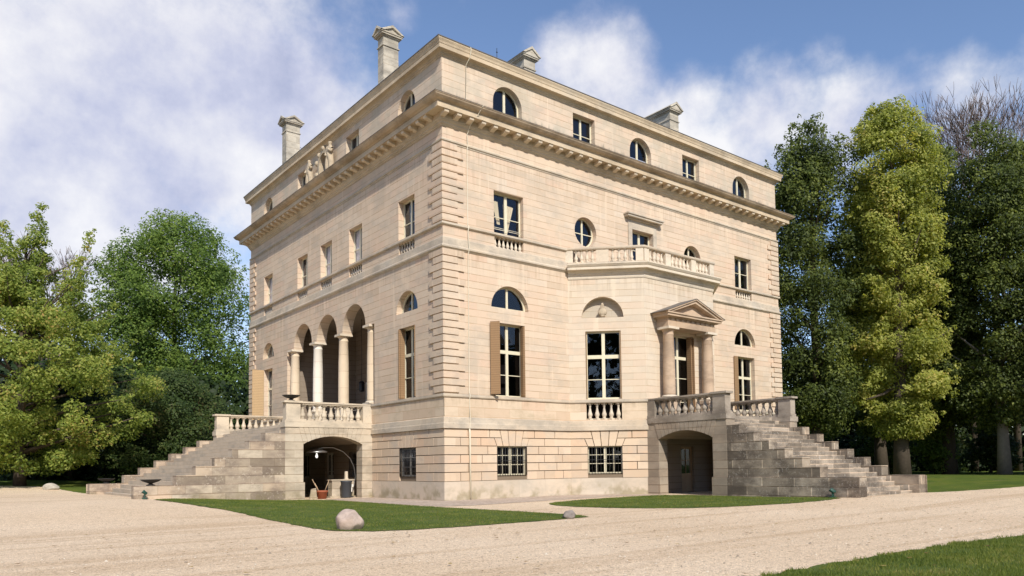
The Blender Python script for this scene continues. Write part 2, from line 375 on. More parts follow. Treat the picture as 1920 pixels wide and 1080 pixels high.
M['grass'] = leaf('grass_blades', [(.085, .125, .026), (.15, .195, .038), (.23, .245, .055), (.36, .29, .12)], .4, .9)
M['bark'] = simple('bark', (.085, .068, .052), .95, .1, 0, .4, 5, .6)
M['bark_pale'] = simple('pale_bark', (.22, .19, .16), .9, .1, 0, .3, 5, .5)
M['twig'] = simple('bare_twigs', (.16, .12, .105), .9, .1)
def rock(name, a, b):
    N = NT(name); p = N.pos(); n = N.noise(p, 5, 6, .65); n2 = N.noise(p, 22, 4, .7)
    c = N.ramp(n, [(.3, a), (.6, b), (.75, tuple(x*1.12 for x in b))]); c = N.mix(N.math('MULTIPLY', N.step(n2, .55, .75), .4), c, tuple(x*.6 for x in a))
    N.princ(c, .9, .2, N.bump(n, .6, .06)); return N.m
M['boulder'] = rock('pink_grey_boulder', (.34, .265, .22), (.47, .375, .315)); M['rock_dark'] = rock('dark_field_stone', (.14, .12, .11), (.26, .23, .21)); M['rock_grey'] = rock('grey_field_stone', (.3, .27, .22), (.45, .41, .34))

# ------------------------------------------------------------------ facade frames and shapes
LX, LY = 27.05, 25.88
def plane(O, T, N):
    O = Vector(O+(0,)); T = Vector(T+(0,)); N = Vector(N+(0,))
    def P(u, z, d=0.0):
        q = O+T*u+N*d; return (q.x, q.y, z)
    P.N = N; return P
h2 = math.sqrt(.5)
RF = plane((0, 0), (1, 0), (0, 1)); LF = plane((0, 0), (0, 1), (1, 0)); CT = plane((7.7, 0), (h2, -h2), (h2, h2))
BF = plane((10.5, -2.8), (1, 0), (0, 1)); RC = plane((16.2, -2.8), (h2, h2), (-h2, h2)); CTL = 2.8/h2
BACK = plane((0, LY), (1, 0), (0, -1)); SIDE = plane((LX, 0), (0, 1), (-1, 0))
def rect(a, b, z0, z1): return [(a, z0), (b, z0), (b, z1), (a, z1)]
def arch(c, r, z0, zs, n=18): return [(c-r, z0), (c+r, z0)]+[(c+r*math.cos(PI*k/n), zs+r*math.sin(PI*k/n)) for k in range(0, n+1)]
def lun(c, r, zb, n=18): return [(c+r*math.cos(PI*k/n), zb+r*math.sin(PI*k/n)) for k in range(n+1)]
def circ(c, z, r, n=28): return [(c+r*math.cos(2*PI*k/n), z+r*math.sin(2*PI*k/n)) for k in range(n)]
def inset(poly, t):
    n = len(poly); out = []
    for i in range(n):
        p0 = Vector(poly[i-1]); p1 = Vector(poly[i]); p2 = Vector(poly[(i+1) % n])
        a = (p1-p0).normalized(); b = (p2-p1).normalized()
        n1 = Vector((-a.y, a.x)); n2 = Vector((-b.y, b.x)); m = n1+n2; m = m/max(.3, m.dot(n1)); out.append(tuple(p1+m*t))
    return out
def dedupe(p):
    o = []
    for q in p:
        if not o or (abs(q[0]-o[-1][0])+abs(q[1]-o[-1][1])) > 1e-4: o.append(q)
    return o

villa = empty('villa', (0, 0, 0), 'square cream stone villa with bracketed cornice, loggia and canted bay', 'villa')

RFH = dict(up=rect(2.93, 4.76, 12.9, 15.0), nup=rect(2.95, 4.74, 12.2, 12.73), lun=lun(3.86, 1.15, 9.21), tall=rect(2.93, 4.76, 4.91, 8.49),
    oc1=circ(9.03, 14.05, .8), oc2=circ(17.95, 14.05, .8), bdoor=rect(12.6, 14.36, 12.0, 14.88), up2=rect(22.2, 24.0, 12.9, 14.97), nup2=rect(22.22, 23.98, 12.2, 12.73),
    lun2=lun(23.1, 1.13, 9.12), tall2=rect(22.25, 24.08, 4.91, 8.4), a1=dedupe(arch(3.85, .9, 18.62, 19.5)), a2=dedupe(arch(13.5, .9, 18.62, 19.5)), a3=dedupe(arch(23.12, .9, 18.62, 19.5)),
    r1=rect(8.24, 9.85, 18.75, 20.42), r2=rect(17.22, 18.82, 18.75, 20.4))
RFH['bay_opening'] = rect(8.9, 17.8, 4.95, 11.1)
UPC = [3.35, 8.98, 12.85, 16.4, 22.35]
def loggia_poly():
    p = [(7.12, 3.85), (18.48, 3.85), (18.48, 4.93), (18.85, 4.93), (18.85, 9.16)]
    for c in (16.34, 12.78, 9.22):
        p += [(c+1.43*math.cos(PI*k/20), 9.17+1.43*math.sin(PI*k/20)) for k in range(21)]
    return p+[(6.78, 9.16), (6.78, 4.93), (7.12, 4.93)]
LFH = dict(tall=rect(2.55, 4.15, 4.91, 8.45), lun=lun(3.35, 1.05, 9.2), tall2=rect(21.5, 23.1, 4.91, 8.4), lun2=lun(22.3, 1.05, 9.15), log=loggia_poly(),
    a1=dedupe(arch(3.3, .85, 18.62, 19.5)), a2=dedupe(arch(22.4, .85, 18.62, 19.5)), r1=rect(8.55, 10.15, 18.75, 20.35), r2=rect(15.6, 17.2, 18.75, 20.35), nic=dedupe(arch(12.85, .55, 18.5, 19.75)))
for i, c in enumerate(UPC):
    LFH['u%d' % i] = rect(c-.8, c+.8, 12.9, 14.92); LFH['n%d' % i] = rect(c-.78, c+.78, 12.2, 12.73)
CTH = dict(nic=lun(1.77, 1.09, 9.2), tall=rect(.86, 2.7, 4.93, 8.49), bal=rect(.85, 2.69, 3.86, 4.73))
BFH = dict(door=rect(1.8, 3.9, 3.85, 8.47))

def wall_face(mb, P, outer, holes, depth=.42, mi=0):
    mb.fill(P, outer, holes, 0, mi)
    for h in holes: mb.strip(P, h, 0, depth, mi)
mb = MB()
wall_face(mb, RF, rect(0, LX, 4.7, 20.95), RFH.values())
LFd = dict(LFH); lg = LFd.pop('log')
mb.fill(LF, rect(0, LY, 4.7, 20.95), [[(u, max(z, 4.72)) for u, z in lg]]+list(LFd.values()))
for h in LFd.values(): mb.strip(LF, h, 0, .42)
mb.strip(LF, lg, 0, .62)
mb.poly([SIDE(0, 3.3), SIDE(LY, 3.3), SIDE(LY, 20.95), SIDE(0, 20.95)]); mb.poly([BACK(0, 3.3), BACK(LX, 3.3), BACK(LX, 20.95), BACK(0, 20.95)])
mb.build('wall', M['wall'], villa)
mb = MB()
wall_face(mb, CT, rect(0, CTL, 3.3, 11.35), CTH.values()); wall_face(mb, BF, rect(0, 5.7, 3.3, 11.35), BFH.values()); mb.poly([RC(0, 3.3), RC(CTL, 3.3), RC(CTL, 11.35), RC(0, 11.35)])
# balcony floor on top of the bay
mb.poly([(7.7, 0, 11.96), (10.5, -2.8, 11.96), (16.2, -2.8, 11.96), (19.0, 0, 11.96)])
mb.build('bay_wall', M['bay'], villa)
# plain zone below the sills
for P_, a_, b_ in ((RF, 0, 7.7), (RF, 19, LX), (LF, 0, 7.08), (LF, 18.52, LY)):
    mb = MB(); mb.fill(P_, rect(a_, b_, 3.3, 4.75), [], -.012); mb.build('dado', M['dado'], villa)
mb = MB(); mb.fill(CT, rect(0, CTL, 3.3, 4.75), [rect(.85, 2.69, 3.86, 4.73)], -.012); mb.build('bay_dado', M['dado'], villa)

# ------------------------------------------------------------------ rusticated basement
ROWS = [.853, 1.275, 1.68, 2.085, 2.495, 2.89, 3.3]
def rustic(mb, P, u0, u1, ops, first=1.3, back=.06, first_hole=None):
    g = .019
    lines = {}
    for oi, (a, b, zb, zt) in enumerate(ops):
        c = (a+b)/2; n = 5; js = [a+(b-a)*k/n for k in range(n+1)]
        def jx(k, z, js=js, c=c): return js[k]+(js[k]-c)*.42*(z-2.495)
        for k in range(n):
            top = 2.89 if k in (0, n-1) else 3.3
            mb.prism(P, [(jx(k, 2.495)+g, 2.50), (jx(k+1, 2.495)-g, 2.50), (jx(k+1, top)-g, top-.012), (jx(k, top)+g, top-.012)], back, 0, caps=(0, 1))
        lines[oi] = jx
    for r in range(6):
        za, zb_ = ROWS[r], ROWS[r+1]; zlo, zhi = za+.018, zb_-.018
        segs = []; cur = (u0, u0)
        for oi, (a, b, zb, zt) in enumerate(ops):
            if r <= 3 and zb_ > zb+.1: segs.append((cur, (a, a))); cur = (b, b)
            elif r == 4: j = lines[oi]; segs.append((cur, (j(0, za)-g, j(0, zb_)-g))); cur = (j(5, za)+g, j(5, zb_)+g)
            elif r == 5: j = lines[oi]; segs.append((cur, (j(1, za)-g, j(1, zb_)-g))); cur = (j(4, za)+g, j(4, zb_)+g)
        segs.append((cur, (u1, u1)))
        for (la, lb), (ra, rb) in segs:
            L = ra-la
            if L < .05: continue
            f = (first if r % 2 else first*.67) if la == u0 else ( .75 if r % 2 else 1.12)
            cuts = []; x = la+f
            while x < ra-.45: cuts.append(x); x += 1.22+rnd.uniform(-.12, .12)
            cuts = [None]+cuts+[None]
            for k in range(len(cuts)-1):
                a0, a1 = (la, lb) if cuts[k] is None else (cuts[k]+g, cuts[k]+g)
                b0, b1 = (ra, rb) if cuts[k+1] is None else (cuts[k+1]-g, cuts[k+1]-g)
                mb.prism(P, [(a0, zlo), (b0, zlo), (b1, zhi), (a1, zhi)], back, 0, caps=(0, 1))
BRF = [(2.96, 4.80, 1.09, 2.5)]; BLF = [(2.54, 4.15, 1.09, 2.48)]; BCT = [(.88, 2.67, 1.09, 2.5)]
mb = MB(); rustic(mb, RF, 0.0, 7.7, BRF); rustic(mb, LF, 0.0605, 7.05, BLF); rustic(mb, CT, 0.0, CTL, BCT, .8); rustic(mb, RF, 19, LX, [], .8); rustic(mb, LF, 18.6, LY, [], .8); rustic(mb, RC, 0, CTL, [], .8)
rustic(mb, BF, 0, .7, [], .8)
mb.build('rusticated_wall', M['rustic'], villa)
PASS = [(8.34, 9.88, 1.05, 2.42), (11.96, 13.12, .0, 2.45), (15.44, 16.6, 1.0, 2.42)]
BPASS = [(2.7, 3.75, .0, 2.45)]
mb = MB()
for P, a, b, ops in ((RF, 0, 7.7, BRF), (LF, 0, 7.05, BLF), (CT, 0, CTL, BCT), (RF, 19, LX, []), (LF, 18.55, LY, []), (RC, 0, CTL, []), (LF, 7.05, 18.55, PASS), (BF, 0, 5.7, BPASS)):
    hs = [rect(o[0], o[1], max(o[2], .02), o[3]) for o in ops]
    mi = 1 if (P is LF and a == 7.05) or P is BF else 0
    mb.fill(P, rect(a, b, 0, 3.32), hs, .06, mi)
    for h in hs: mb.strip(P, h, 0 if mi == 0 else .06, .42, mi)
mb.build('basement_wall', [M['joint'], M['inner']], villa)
# plinth with window-free top
mb = MB(); pp = [(.02, -.3), (-.055-.0, -.3)]
def plinth(path, mb): mb.sweep(path, [(-.05, .853), (.045, .853), (.045, .83), (.05, -.4)], side=1)
plinth([(0, 7.05), (0, 0), (7.7, 0), (10.5, -2.8), (11.2, -2.8)], mb); mb.build('plinth', M['plinth'], villa); mb = MB(); plinth([(16.4, -2.6), (19.0, 0), (LX, 0), (LX, LY), (0, LY), (0, 18.55)], mb)
mb.build('plinth', M['plinth'], villa)

# ------------------------------------------------------------------ string courses, cornices (outward = right of travel)
def courses(name, prof, paths, mat, closed=False):
    for p in paths:
        mb = MB(); mb.sweep(p, prof, closed=closed); o = mb.build(name, mat, villa)
    return o
PB = [(0, 7.1), (0, 0), (7.7, 0), (10.5, -2.8), (11.2, -2.8)]; PA = [(15.5, -2.8), (16.2, -2.8), (19.0, 0), (LX, 0), (LX, LY), (0, LY), (0, 18.5)]
courses('string_course', [(-.05, 3.30), (.085, 3.30), (.085, 3.52), (.07, 3.56), (.055, 3.80), (-.05, 3.86)], [PB, PA], M['band'])
courses('sill_course', [(-.05, 4.735), (.06, 4.735), (.085, 4.78), (.085, 4.89), (-.05, 4.915)], [PB, PA], M['band'])
PU = [(19.0, 0), (LX, 0), (LX, LY), (0, LY), (0, 0), (7.7, 0)]
courses('string_course', [(-.05, 11.62), (.03, 11.62), (.06, 11.66), (.115, 11.7), (.125, 11.77), (.09, 11.82), (.045, 11.84), (.04, 12.15), (.03, 12.19), (-.05, 12.19)], [PU], M['band'])
courses('sill_course', [(-.05, 12.735), (.05, 12.735), (.1, 12.78), (.1, 12.875), (-.05, 12.9)], [PU], M['band'])
RECT = [(0, 0), (0, LY), (LX, LY), (LX, 0)][::-1]
RECT = [(LX, 0), (LX, LY), (0, LY), (0, 0)]
# check travel direction: outward is to the right of travel
RECT = RECT if True else RECT
courses('architrave', [(-.05, 16.64), (.03, 16.64), (.035, 16.7), (.085, 16.72), (.095, 16.79), (.06, 16.83), (-.05, 16.84)], [RECT], M['band'], True)
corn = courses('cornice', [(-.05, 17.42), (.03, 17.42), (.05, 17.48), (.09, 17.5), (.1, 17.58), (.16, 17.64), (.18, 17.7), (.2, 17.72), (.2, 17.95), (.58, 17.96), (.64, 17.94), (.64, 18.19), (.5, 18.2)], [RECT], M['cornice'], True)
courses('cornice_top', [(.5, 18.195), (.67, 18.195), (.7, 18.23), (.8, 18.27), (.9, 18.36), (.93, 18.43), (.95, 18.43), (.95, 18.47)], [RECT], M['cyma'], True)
courses('cornice_gutter', [(.955, 18.45), (.965, 18.475), (.9, 18.49), (-.02, 18.56)], [RECT], M['lead'], True)
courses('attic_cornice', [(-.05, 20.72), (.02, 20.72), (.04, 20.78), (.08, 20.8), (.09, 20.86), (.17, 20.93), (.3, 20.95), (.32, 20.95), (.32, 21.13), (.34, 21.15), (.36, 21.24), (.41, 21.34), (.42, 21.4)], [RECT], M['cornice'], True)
courses('eaves', [(.42, 21.395), (.44, 21.4), (.44, 21.44), (.3, 21.47)], [RECT], M['lead'], True)
# modillions
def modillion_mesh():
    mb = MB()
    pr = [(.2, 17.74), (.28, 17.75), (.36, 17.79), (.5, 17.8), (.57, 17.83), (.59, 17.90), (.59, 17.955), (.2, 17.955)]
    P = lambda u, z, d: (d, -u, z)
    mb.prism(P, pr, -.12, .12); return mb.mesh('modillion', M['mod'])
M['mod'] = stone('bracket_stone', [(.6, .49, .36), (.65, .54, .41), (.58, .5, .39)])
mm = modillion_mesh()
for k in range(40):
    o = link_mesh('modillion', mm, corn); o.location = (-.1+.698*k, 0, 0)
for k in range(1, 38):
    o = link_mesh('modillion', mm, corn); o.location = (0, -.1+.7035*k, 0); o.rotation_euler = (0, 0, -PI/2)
# roof
mb = MB(); e = .3
A = [(-e, -e, 21.46), (LX+e, -e, 21.46), (LX+e, LY+e, 21.46), (-e, LY+e, 21.46)]; B = [(9, 9, 23.0), (LX-9, 9, 23.0), (LX-9, LY-9, 23.0), (9, LY-9, 23.0)]
for k in range(4): mb.poly([A[k], A[(k+1) % 4], B[(k+1) % 4], B[k]])
mb.poly(B); mb.build('roof', M['slate'], villa)
# dark core so that the windows do not look through the house
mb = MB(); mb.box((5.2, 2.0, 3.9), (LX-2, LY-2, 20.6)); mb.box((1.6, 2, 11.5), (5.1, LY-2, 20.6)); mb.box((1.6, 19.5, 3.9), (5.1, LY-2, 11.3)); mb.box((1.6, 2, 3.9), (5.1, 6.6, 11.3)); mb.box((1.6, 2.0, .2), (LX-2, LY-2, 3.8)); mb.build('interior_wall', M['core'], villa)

# quoins
def quoins(z0, n, h, swap):
    p = .072
    for (cx, cy, sx, sy) in ((0, 0, 1, 1), (LX, 0, -1, 1), (0, LY, 1, -1)):
        mb = MB()
        for k in range(n):
            long_ = (k+swap) % 2 == 0; a = 1.13 if long_ else .79
            zb = z0+k*h+.05; zt = z0+(k+1)*h
            L = [(-p, -p), (a, -p), (a, .03), (.03, .03), (.03, a), (-p, a)]
            L = [(cx+sx*x, cy+sy*y) for x, y in L]
            mb.prism(lambda u, z, d: (u, z, d), L, zb, zt)
        mb.build('quoin', M['wall'], villa)
quoins(4.915, 20, .335, 1); quoins(12.9, 11, .34, 1)

# ------------------------------------------------------------------ windows
def window(P, hole, parent=villa, vb=(), hb=(), depth=.27, fr=.075, mat='frame', name='window', thick=.07, blind=None):
    """vb: (u, z0, z1, width); hb: (z, u0, u1, width)"""
    mb = MB(); i = inset(hole, fr)
    mb.ring(P, hole, i, depth); mb.strip(P, i, depth, depth+thick)
    for u, z0, z1, w in vb: mb.prism(P, rect(u-w/2, u+w/2, z0, z1), depth-.012, depth+.05)
    for z, u0, u1, w in hb: mb.prism(P, rect(u0, u1, z-w/2, z+w/2), depth-.006, depth+.045)
    o = mb.build(name, M[mat], parent)
    pm = MB(); pm.fill(P, inset(hole, fr*.5), [], depth+.03)
    me = pm.mesh('pane', M['glass'])
    for f in me.polygons:
        if f.normal.dot(P.N) > 0: f.flip()
    link_mesh('pane', me, o)
    return o
def bars_rect(a, b, z0, z1, mull=.14, hs=(), trans=None, tw=.15, hw=.035):
    c = (a+b)/2
    vb = [(c, z0+.05, z1-.05, mull)]
    hb = [(z0+(z1-z0)*h, a+.05, b-.05, hw) for h in hs]
    if trans: hb.append((z0+(z1-z0)*trans, a+.05, b-.05, tw))
    return dict(vb=vb, hb=hb)
def leaves(P, o, spec, mat):
    """open shutter leaves: list of ((u,d)->(u,d), z0, z1)"""
    for (ua, da), (ub, db), z0, z1 in spec:
        mb = MB(); a = Vector((ua, da)); b = Vector((ub, db)); t = (b-a).normalized(); n = Vector((-t.y, t.x))*.02
        q = [a-n, b-n, b+n, a+n]
        lo = [P(p.x, z0, p.y) for p in q]; hi = [P(p.x, z1, p.y) for p in q]
        for k in range(4): mb.poly([lo[k], lo[(k+1) % 4], hi[(k+1) % 4], hi[k]])
        mb.poly(lo); mb.poly(hi); mb.build('shutter', M[mat], o)
def grille(P, o, a, b, z0, z1, n, d=.06, rows=(.25, .55, .85)):
    mb = MB()
    for k in range(n):
        u = a+(b-a)*(k+.5)/n
        mb.tube([P(u, z0-.02, d), P(u, z1, d)], .014, 5)
    for r in rows: mb.prism(P, rect(a, b, z0+(z1-z0)*r-.012, z0+(z1-z0)*r+.012), d-.008, d+.008)
    mb.build('grille', M['iron'], o)
def baluster_mesh(h, r, mat, seg=12):
    mb = MB(); s = r*.98
    mb.box((-s, -s, 0), (s, s, .09*h))
    mb.lathe([(.62*r, .09*h), (.8*r, .12*h), (.62*r, .16*h), (.72*r, .2*h), (1.0*r, .29*h), (.95*r, .37*h), (.62*r, .52*h), (.42*r, .7*h), (.4*r, .8*h), (.62*r, .84*h), (.45*r, .87*h), (.7*r, .92*h)], seg=seg)
    mb.box((-s*.85, -s*.85, .92*h), (s*.85, s*.85, h)); return mb.mesh('baluster', M[mat])
BAL_S = baluster_mesh(.54, .088, 'pale', 10); BAL_M = baluster_mesh(.86, .125, 'pale', 12); BAL_B = baluster_mesh(.66, .105, 'pale', 10)
def niche_balusters(P, a, b, z0, n, me, d=.14):
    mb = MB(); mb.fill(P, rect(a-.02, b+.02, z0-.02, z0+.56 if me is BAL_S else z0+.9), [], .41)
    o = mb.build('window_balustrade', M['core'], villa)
    for k in range(n):
        c = link_mesh('baluster', me, o); c.location = P(a+(b-a)*(k+.5)/n, z0, d)
# right facade
H = RFH
w = window(RF, H['up'], **bars_rect(2.93, 4.76, 12.9, 15.0, .16, (.42,)))
mb = MB()      # drawn-back curtains seen through the panes
def curtain(mb, P, pts_top, pts_bot, d, n=10):
    (a0, zt), (a1, zt2) = pts_top; (b0, zb), (b1, zb2) = pts_bot
    tops = []; bots = []
    for k in range(n+1):
        t = k/n; dd = d+(.035 if k % 2 else 0)
        tops.append(P(a0+(a1-a0)*t, zt+(zt2-zt)*t+(.04 if k % 2 else 0), dd)); bots.append(P(b0+(b1-b0)*t, zb+(zb2-zb)*t, dd))
    for k in range(n): mb.poly([tops[k], tops[k+1], bots[k+1], bots[k]])
curtain(mb, RF, ((3.78, 14.55), (4.42, 14.5)), ((3.85, 13.05), (4.02, 13.05)), .4); curtain(mb, RF, ((3.1, 14.62), (3.48, 14.62)), ((3.4, 13.5), (3.62, 13.5)), .4, 5)
mb.build('curtain', M['curtain'], w)
mb = MB(); mb.tube([RF(2.95, 13.12, .1), RF(4.74, 13.12, .1)], .014); mb.tube([RF(2.95, 13.2, .1), RF(4.74, 13.2, .1)], .012); mb.build('guard_rail', M['cable'], w)
niche_balusters(RF, 2.95, 4.74, 12.19, 7, BAL_S); niche_balusters(RF, 22.22, 23.98, 12.19, 7, BAL_S)
w = window(RF, H['up2'], **bars_rect(22.2, 24.0, 12.9, 14.97, .16, (.5,)))
mb = MB(); curtain(mb, RF, ((22.3, 14.9), (22.85, 14.9)), ((22.3, 13.1), (22.55, 13.1)), .4, 6); mb.build('curtain', M['curtain'], w)
for c in (9.03, 17.95): window(RF, circ(c, 14.05, .8), vb=[(c, 13.3, 14.8, .1)], hb=[(14.0, c-.75, c+.75, .045)], depth=.3, fr=.07)
window(RF, H['bdoor'], name='balcony_door', **bars_rect(12.6, 14.36, 12.0, 14.88, .16, (.3, .62)))
w = window(RF, H['lun'], vb=[(3.86, 9.25, 10.3, .11)], fr=.09); w = window(RF, H['lun2'], vb=[(23.1, 9.2, 10.2, .11)], fr=.09)
w = window(RF, H['tall'], depth=.3, **bars_rect(2.93, 4.76, 4.91, 8.49, .15, (.3,), .62, .17))
leaves(RF, w, [((2.9, -.03), (2.88, -.42), 4.97, 8.47), ((2.86, -.42), (2.58, -.08), 4.97, 8.47), ((4.72, -.02), (4.74, .24), 4.97, 8.47), ((4.66, .0), (4.67, .24), 4.97, 8.47)], 'shutter')
w = window(RF, H['tall2'], depth=.3, **bars_rect(22.25, 24.08, 4.91, 8.4, .15, (.3,), .62, .17))
leaves(RF, w, [((22.22, -.04), (21.78, -.07), 4.97, 8.38)], 'shutter')
for k, c in (('a1', 3.85), ('a2', 13.5), ('a3', 23.12)):
    w = window(RF, H[k], vb=[(c, 18.66, 20.35, .13)], hb=[(19.12, c-.85, c+.85, .05)], depth=.3)
    if k == 'a2':
        mb = MB(); mb.fill(RF, rect(c-.8, c+.8, 18.7, 19.3), [], .36); mb.build('blind', M['blind'], w)
for k, a, b in (('r1', 8.24, 9.85), ('r2', 17.22, 18.82)): window(RF, H[k], depth=.3, **bars_rect(a, b, 18.75, 20.4, .12, (.42,)))
# architrave and hood round the balcony window
mb = MB(); o_ = rect(12.3, 14.66, 11.98, 15.18); i_ = rect(12.6, 14.36, 11.98, 14.88)
for q in (rect(12.3, 12.6, 12.0, 14.88), rect(14.36, 14.66, 12.0, 14.88), rect(12.3, 14.66, 14.88, 15.18)): mb.prism(RF, q, -.07, .0)
for q, t in ((rect(12.3, 14.66, 15.18, 15.42), .05), (rect(12.22, 14.74, 15.42, 15.5), .16), (rect(12.02, 14.94, 15.5, 15.62), .34), (rect(11.97, 14.99, 15.62, 15.7), .4)): mb.prism(RF, q, -t, .0)
mb.build('window_hood', M['band'], villa)
# basement windows
for P, (a, b, z0, z1), n in ((RF, BRF[0], 11), (CT, BCT[0], 11)):
    c = (a+b)/2; hh = z1-z0
    w = window(P, rect(a, b, z0, z1), depth=.18, fr=.06, vb=[(c, z0, z1, .13), ((a+c)/2, z0, z1, .035), ((b+c)/2, z0, z1, .035)], hb=[(z0+hh*.36, a, b, .035), (z0+hh*.68, a, b, .035)])
    grille(P, w, a, b, z0-.03, z1-.05, 12, .05, (.53,))
a, b, z0, z1 = BLF[0]
w = window(LF, rect(a, b, z0, z1), depth=.16, mat='frame_dark', **bars_rect(a, b, z0, z1, .1, (.33, .66))); grille(LF, w, a, b, z0-.03, z1, 12, .03, (.2, .55, .85))
# left facade windows
for i, c in enumerate(UPC):
    w = window(LF, LFH['u%d' % i], depth=.3, **bars_rect(c-.8, c+.8, 12.9, 14.92, .13, (.42,)))
    if i in (2, 4, 1):
        mb = MB(); mb.fill(LF, rect(c-.72, c+.72, 13.0, 14.85), [], .4); mb.build('blind', M['blind'], w)
    niche_balusters(LF, c-.78, c+.78, 12.19, 6, BAL_S)
w = window(LF, LFH['tall'], depth=.3, **bars_rect(2.55, 4.15, 4.91, 8.45, .13, (.3,), .62, .15))
leaves(LF, w, [((4.11, -.05), (4.12, .27), 4.97, 8.42), ((4.05, .02), (4.06, .27), 4.97, 8.42), ((2.6, -.02), (2.6, .24), 4.97, 8.42)], 'shutter')
w = window(LF, LFH['tall2'], depth=.3, **bars_rect(21.5, 23.1, 4.91, 8.4, .13, (.3,), .62, .15))
leaves(LF, w, [((23.1, -.02), (23.12, -.8), 4.95, 8.4)], 'shutter_light')
for k, c in (('lun', 3.35), ('lun2', 22.3)):
    z = LFH[k][0][1]; window(LF, LFH[k], vb=[(c, z+.04, z+1.0, .1)], fr=.09, depth=.3)
for k, c in (('a1', 3.3), ('a2', 22.4)): window(LF, LFH[k], vb=[(c, 18.66, 20.3, .13)], hb=[(19.12, c-.8, c+.8, .05)], depth=.3)
for k, a, b in (('r1', 8.55, 10.15), ('r2', 15.6, 17.2)): window(LF, LFH[k], depth=.3, **bars_rect(a, b, 18.75, 20.35, .12, (.42,)))
# bay
w = window(CT, CTH['tall'], depth=.16, fr=.09, **bars_rect(.86, 2.7, 4.93, 8.49, .17, (.29,), .625, .19))
leaves(CT, w, [((.9, -.04), (.9, .14), 4.97, 8.46), ((2.66, -.04), (2.66, .14), 4.97, 8.46)], 'shutter')
niche_balusters(CT, .85, 2.69, 3.86, 5, BAL_M)
M['niche'] = stone('niche_stone_shaded', [(.4, .345, .27), (.47, .41, .325), (.42, .375, .31)], .337, 1.1, 4.91, line=.8)  # shade of the recess put into the colour: greyer and darker than the wall
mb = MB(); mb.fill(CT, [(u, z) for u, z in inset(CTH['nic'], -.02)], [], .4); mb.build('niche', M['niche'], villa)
w = window(BF, BFH['door'], depth=.3, name='entrance_door', **bars_rect(2.1, 3.6, 3.85, 8.47, .14, (.22, .5), .74, .16))
leaves(BF, w, [((3.62, -.05), (3.64, .28), 3.9, 8.4), ((3.86, -.05), (3.87, .28), 3.9, 8.4), ((1.86, -.05), (1.87, .28), 3.9, 8.4)], 'shutter')
mb = MB(); mb.prism(BF, rect(3.66, 3.9, 3.87, 8.45), .27, .33); mb.prism(BF, rect(1.8, 2.04, 3.87, 8.45), .27, .33); mb.build('door_lining', M['shutter'], w)
# passage openings
a, b, z0, z1 = PASS[0]; w = window(LF, rect(a, b, z0, z1), depth=.2, mat='frame_dark', **bars_rect(a, b, z0, z1, .1, (.5,))); grille(LF, w, a, b, z0, z1, 8, .02, (.3, .7))
a, b, z0, z1 = PASS[1]; w = window(LF, rect(a, b, .02, z1), depth=.2, name='basement_door', mat='white', fr=.12, **bars_rect(a, b, .02, z1, .12, (.55,), .37, .5))
a, b, z0, z1 = PASS[2]; w = window(LF, rect(a, b, z0, z1), depth=.2, mat='frame_dark', **bars_rect(a, b, z0, z1, .1, (.5,)))
a, b, z0, z1 = BPASS[0]; w = window(BF, rect(a, b, .02, z1), depth=.2, name='basement_door', mat='wood', fr=.14, **bars_rect(a, b, .02, z1, .01, (.7,), .22, .9))

# ------------------------------------------------------------------ bay cornice and balcony
bayp = [(7.7, 0), (10.5, -2.8), (16.2, -2.8), (19.0, 0)]
mb = MB(); mb.sweep(bayp, [(-.05, 11.24), (.03, 11.24), (.05, 11.3), (.06, 11.42), (.1, 11.45), (.11, 11.52), (.2, 11.62), (.22, 11.66), (.4, 11.67), (.4, 11.8), (.43, 11.82), (.5, 11.92), (.5, 11.97), (-.3, 12.0)]); mb.build('bay_cornice', M['pale'], villa)
mb = MB(); mb.sweep(bayp, [(-.16, 11.96), (.12, 11.96), (.12, 12.1), (.08, 12.12), (-.16, 12.12)]); mb.sweep(bayp, [(-.16, 12.78), (.13, 12.78), (.16, 12.83), (.16, 12.9), (.1, 12.93), (-.16, 12.93)])
bal = mb.build('balcony_balustrade', M['band'], villa)
def along(P, L, plan, zb, me, parent, piers_mat, wid=.32):
    for kind, a, b, n in plan:
        if kind == 'p':
            m = MB(); m.prism(P, rect(a, b, zb, zb+.665), -.1, .14); m.build('pier', M[piers_mat], parent)
        else:
            for k in range(n):
                c = link_mesh('baluster', me, parent); c.location = P(a+(b-a)*(k+.5)/n, zb, .02)
along(CT, CTL, [('p', -.1, .28, 0), ('b', .3, 1.45, 4), ('p', 1.5, 2.15, 0), ('b', 2.2, 3.5, 4), ('p', 3.56, 3.95, 0)], 12.12, BAL_B, bal, 'pale')
along(BF, 5.7, [('p', -.03, .33, 0), ('b', .36, 1.55, 4), ('p', 1.62, 2.05, 0), ('b', 2.1, 3.7, 5), ('p', 3.75, 4.15, 0), ('b', 4.2, 5.3, 4), ('p', 5.36, 5.72, 0)], 12.12, BAL_B, bal, 'pale')
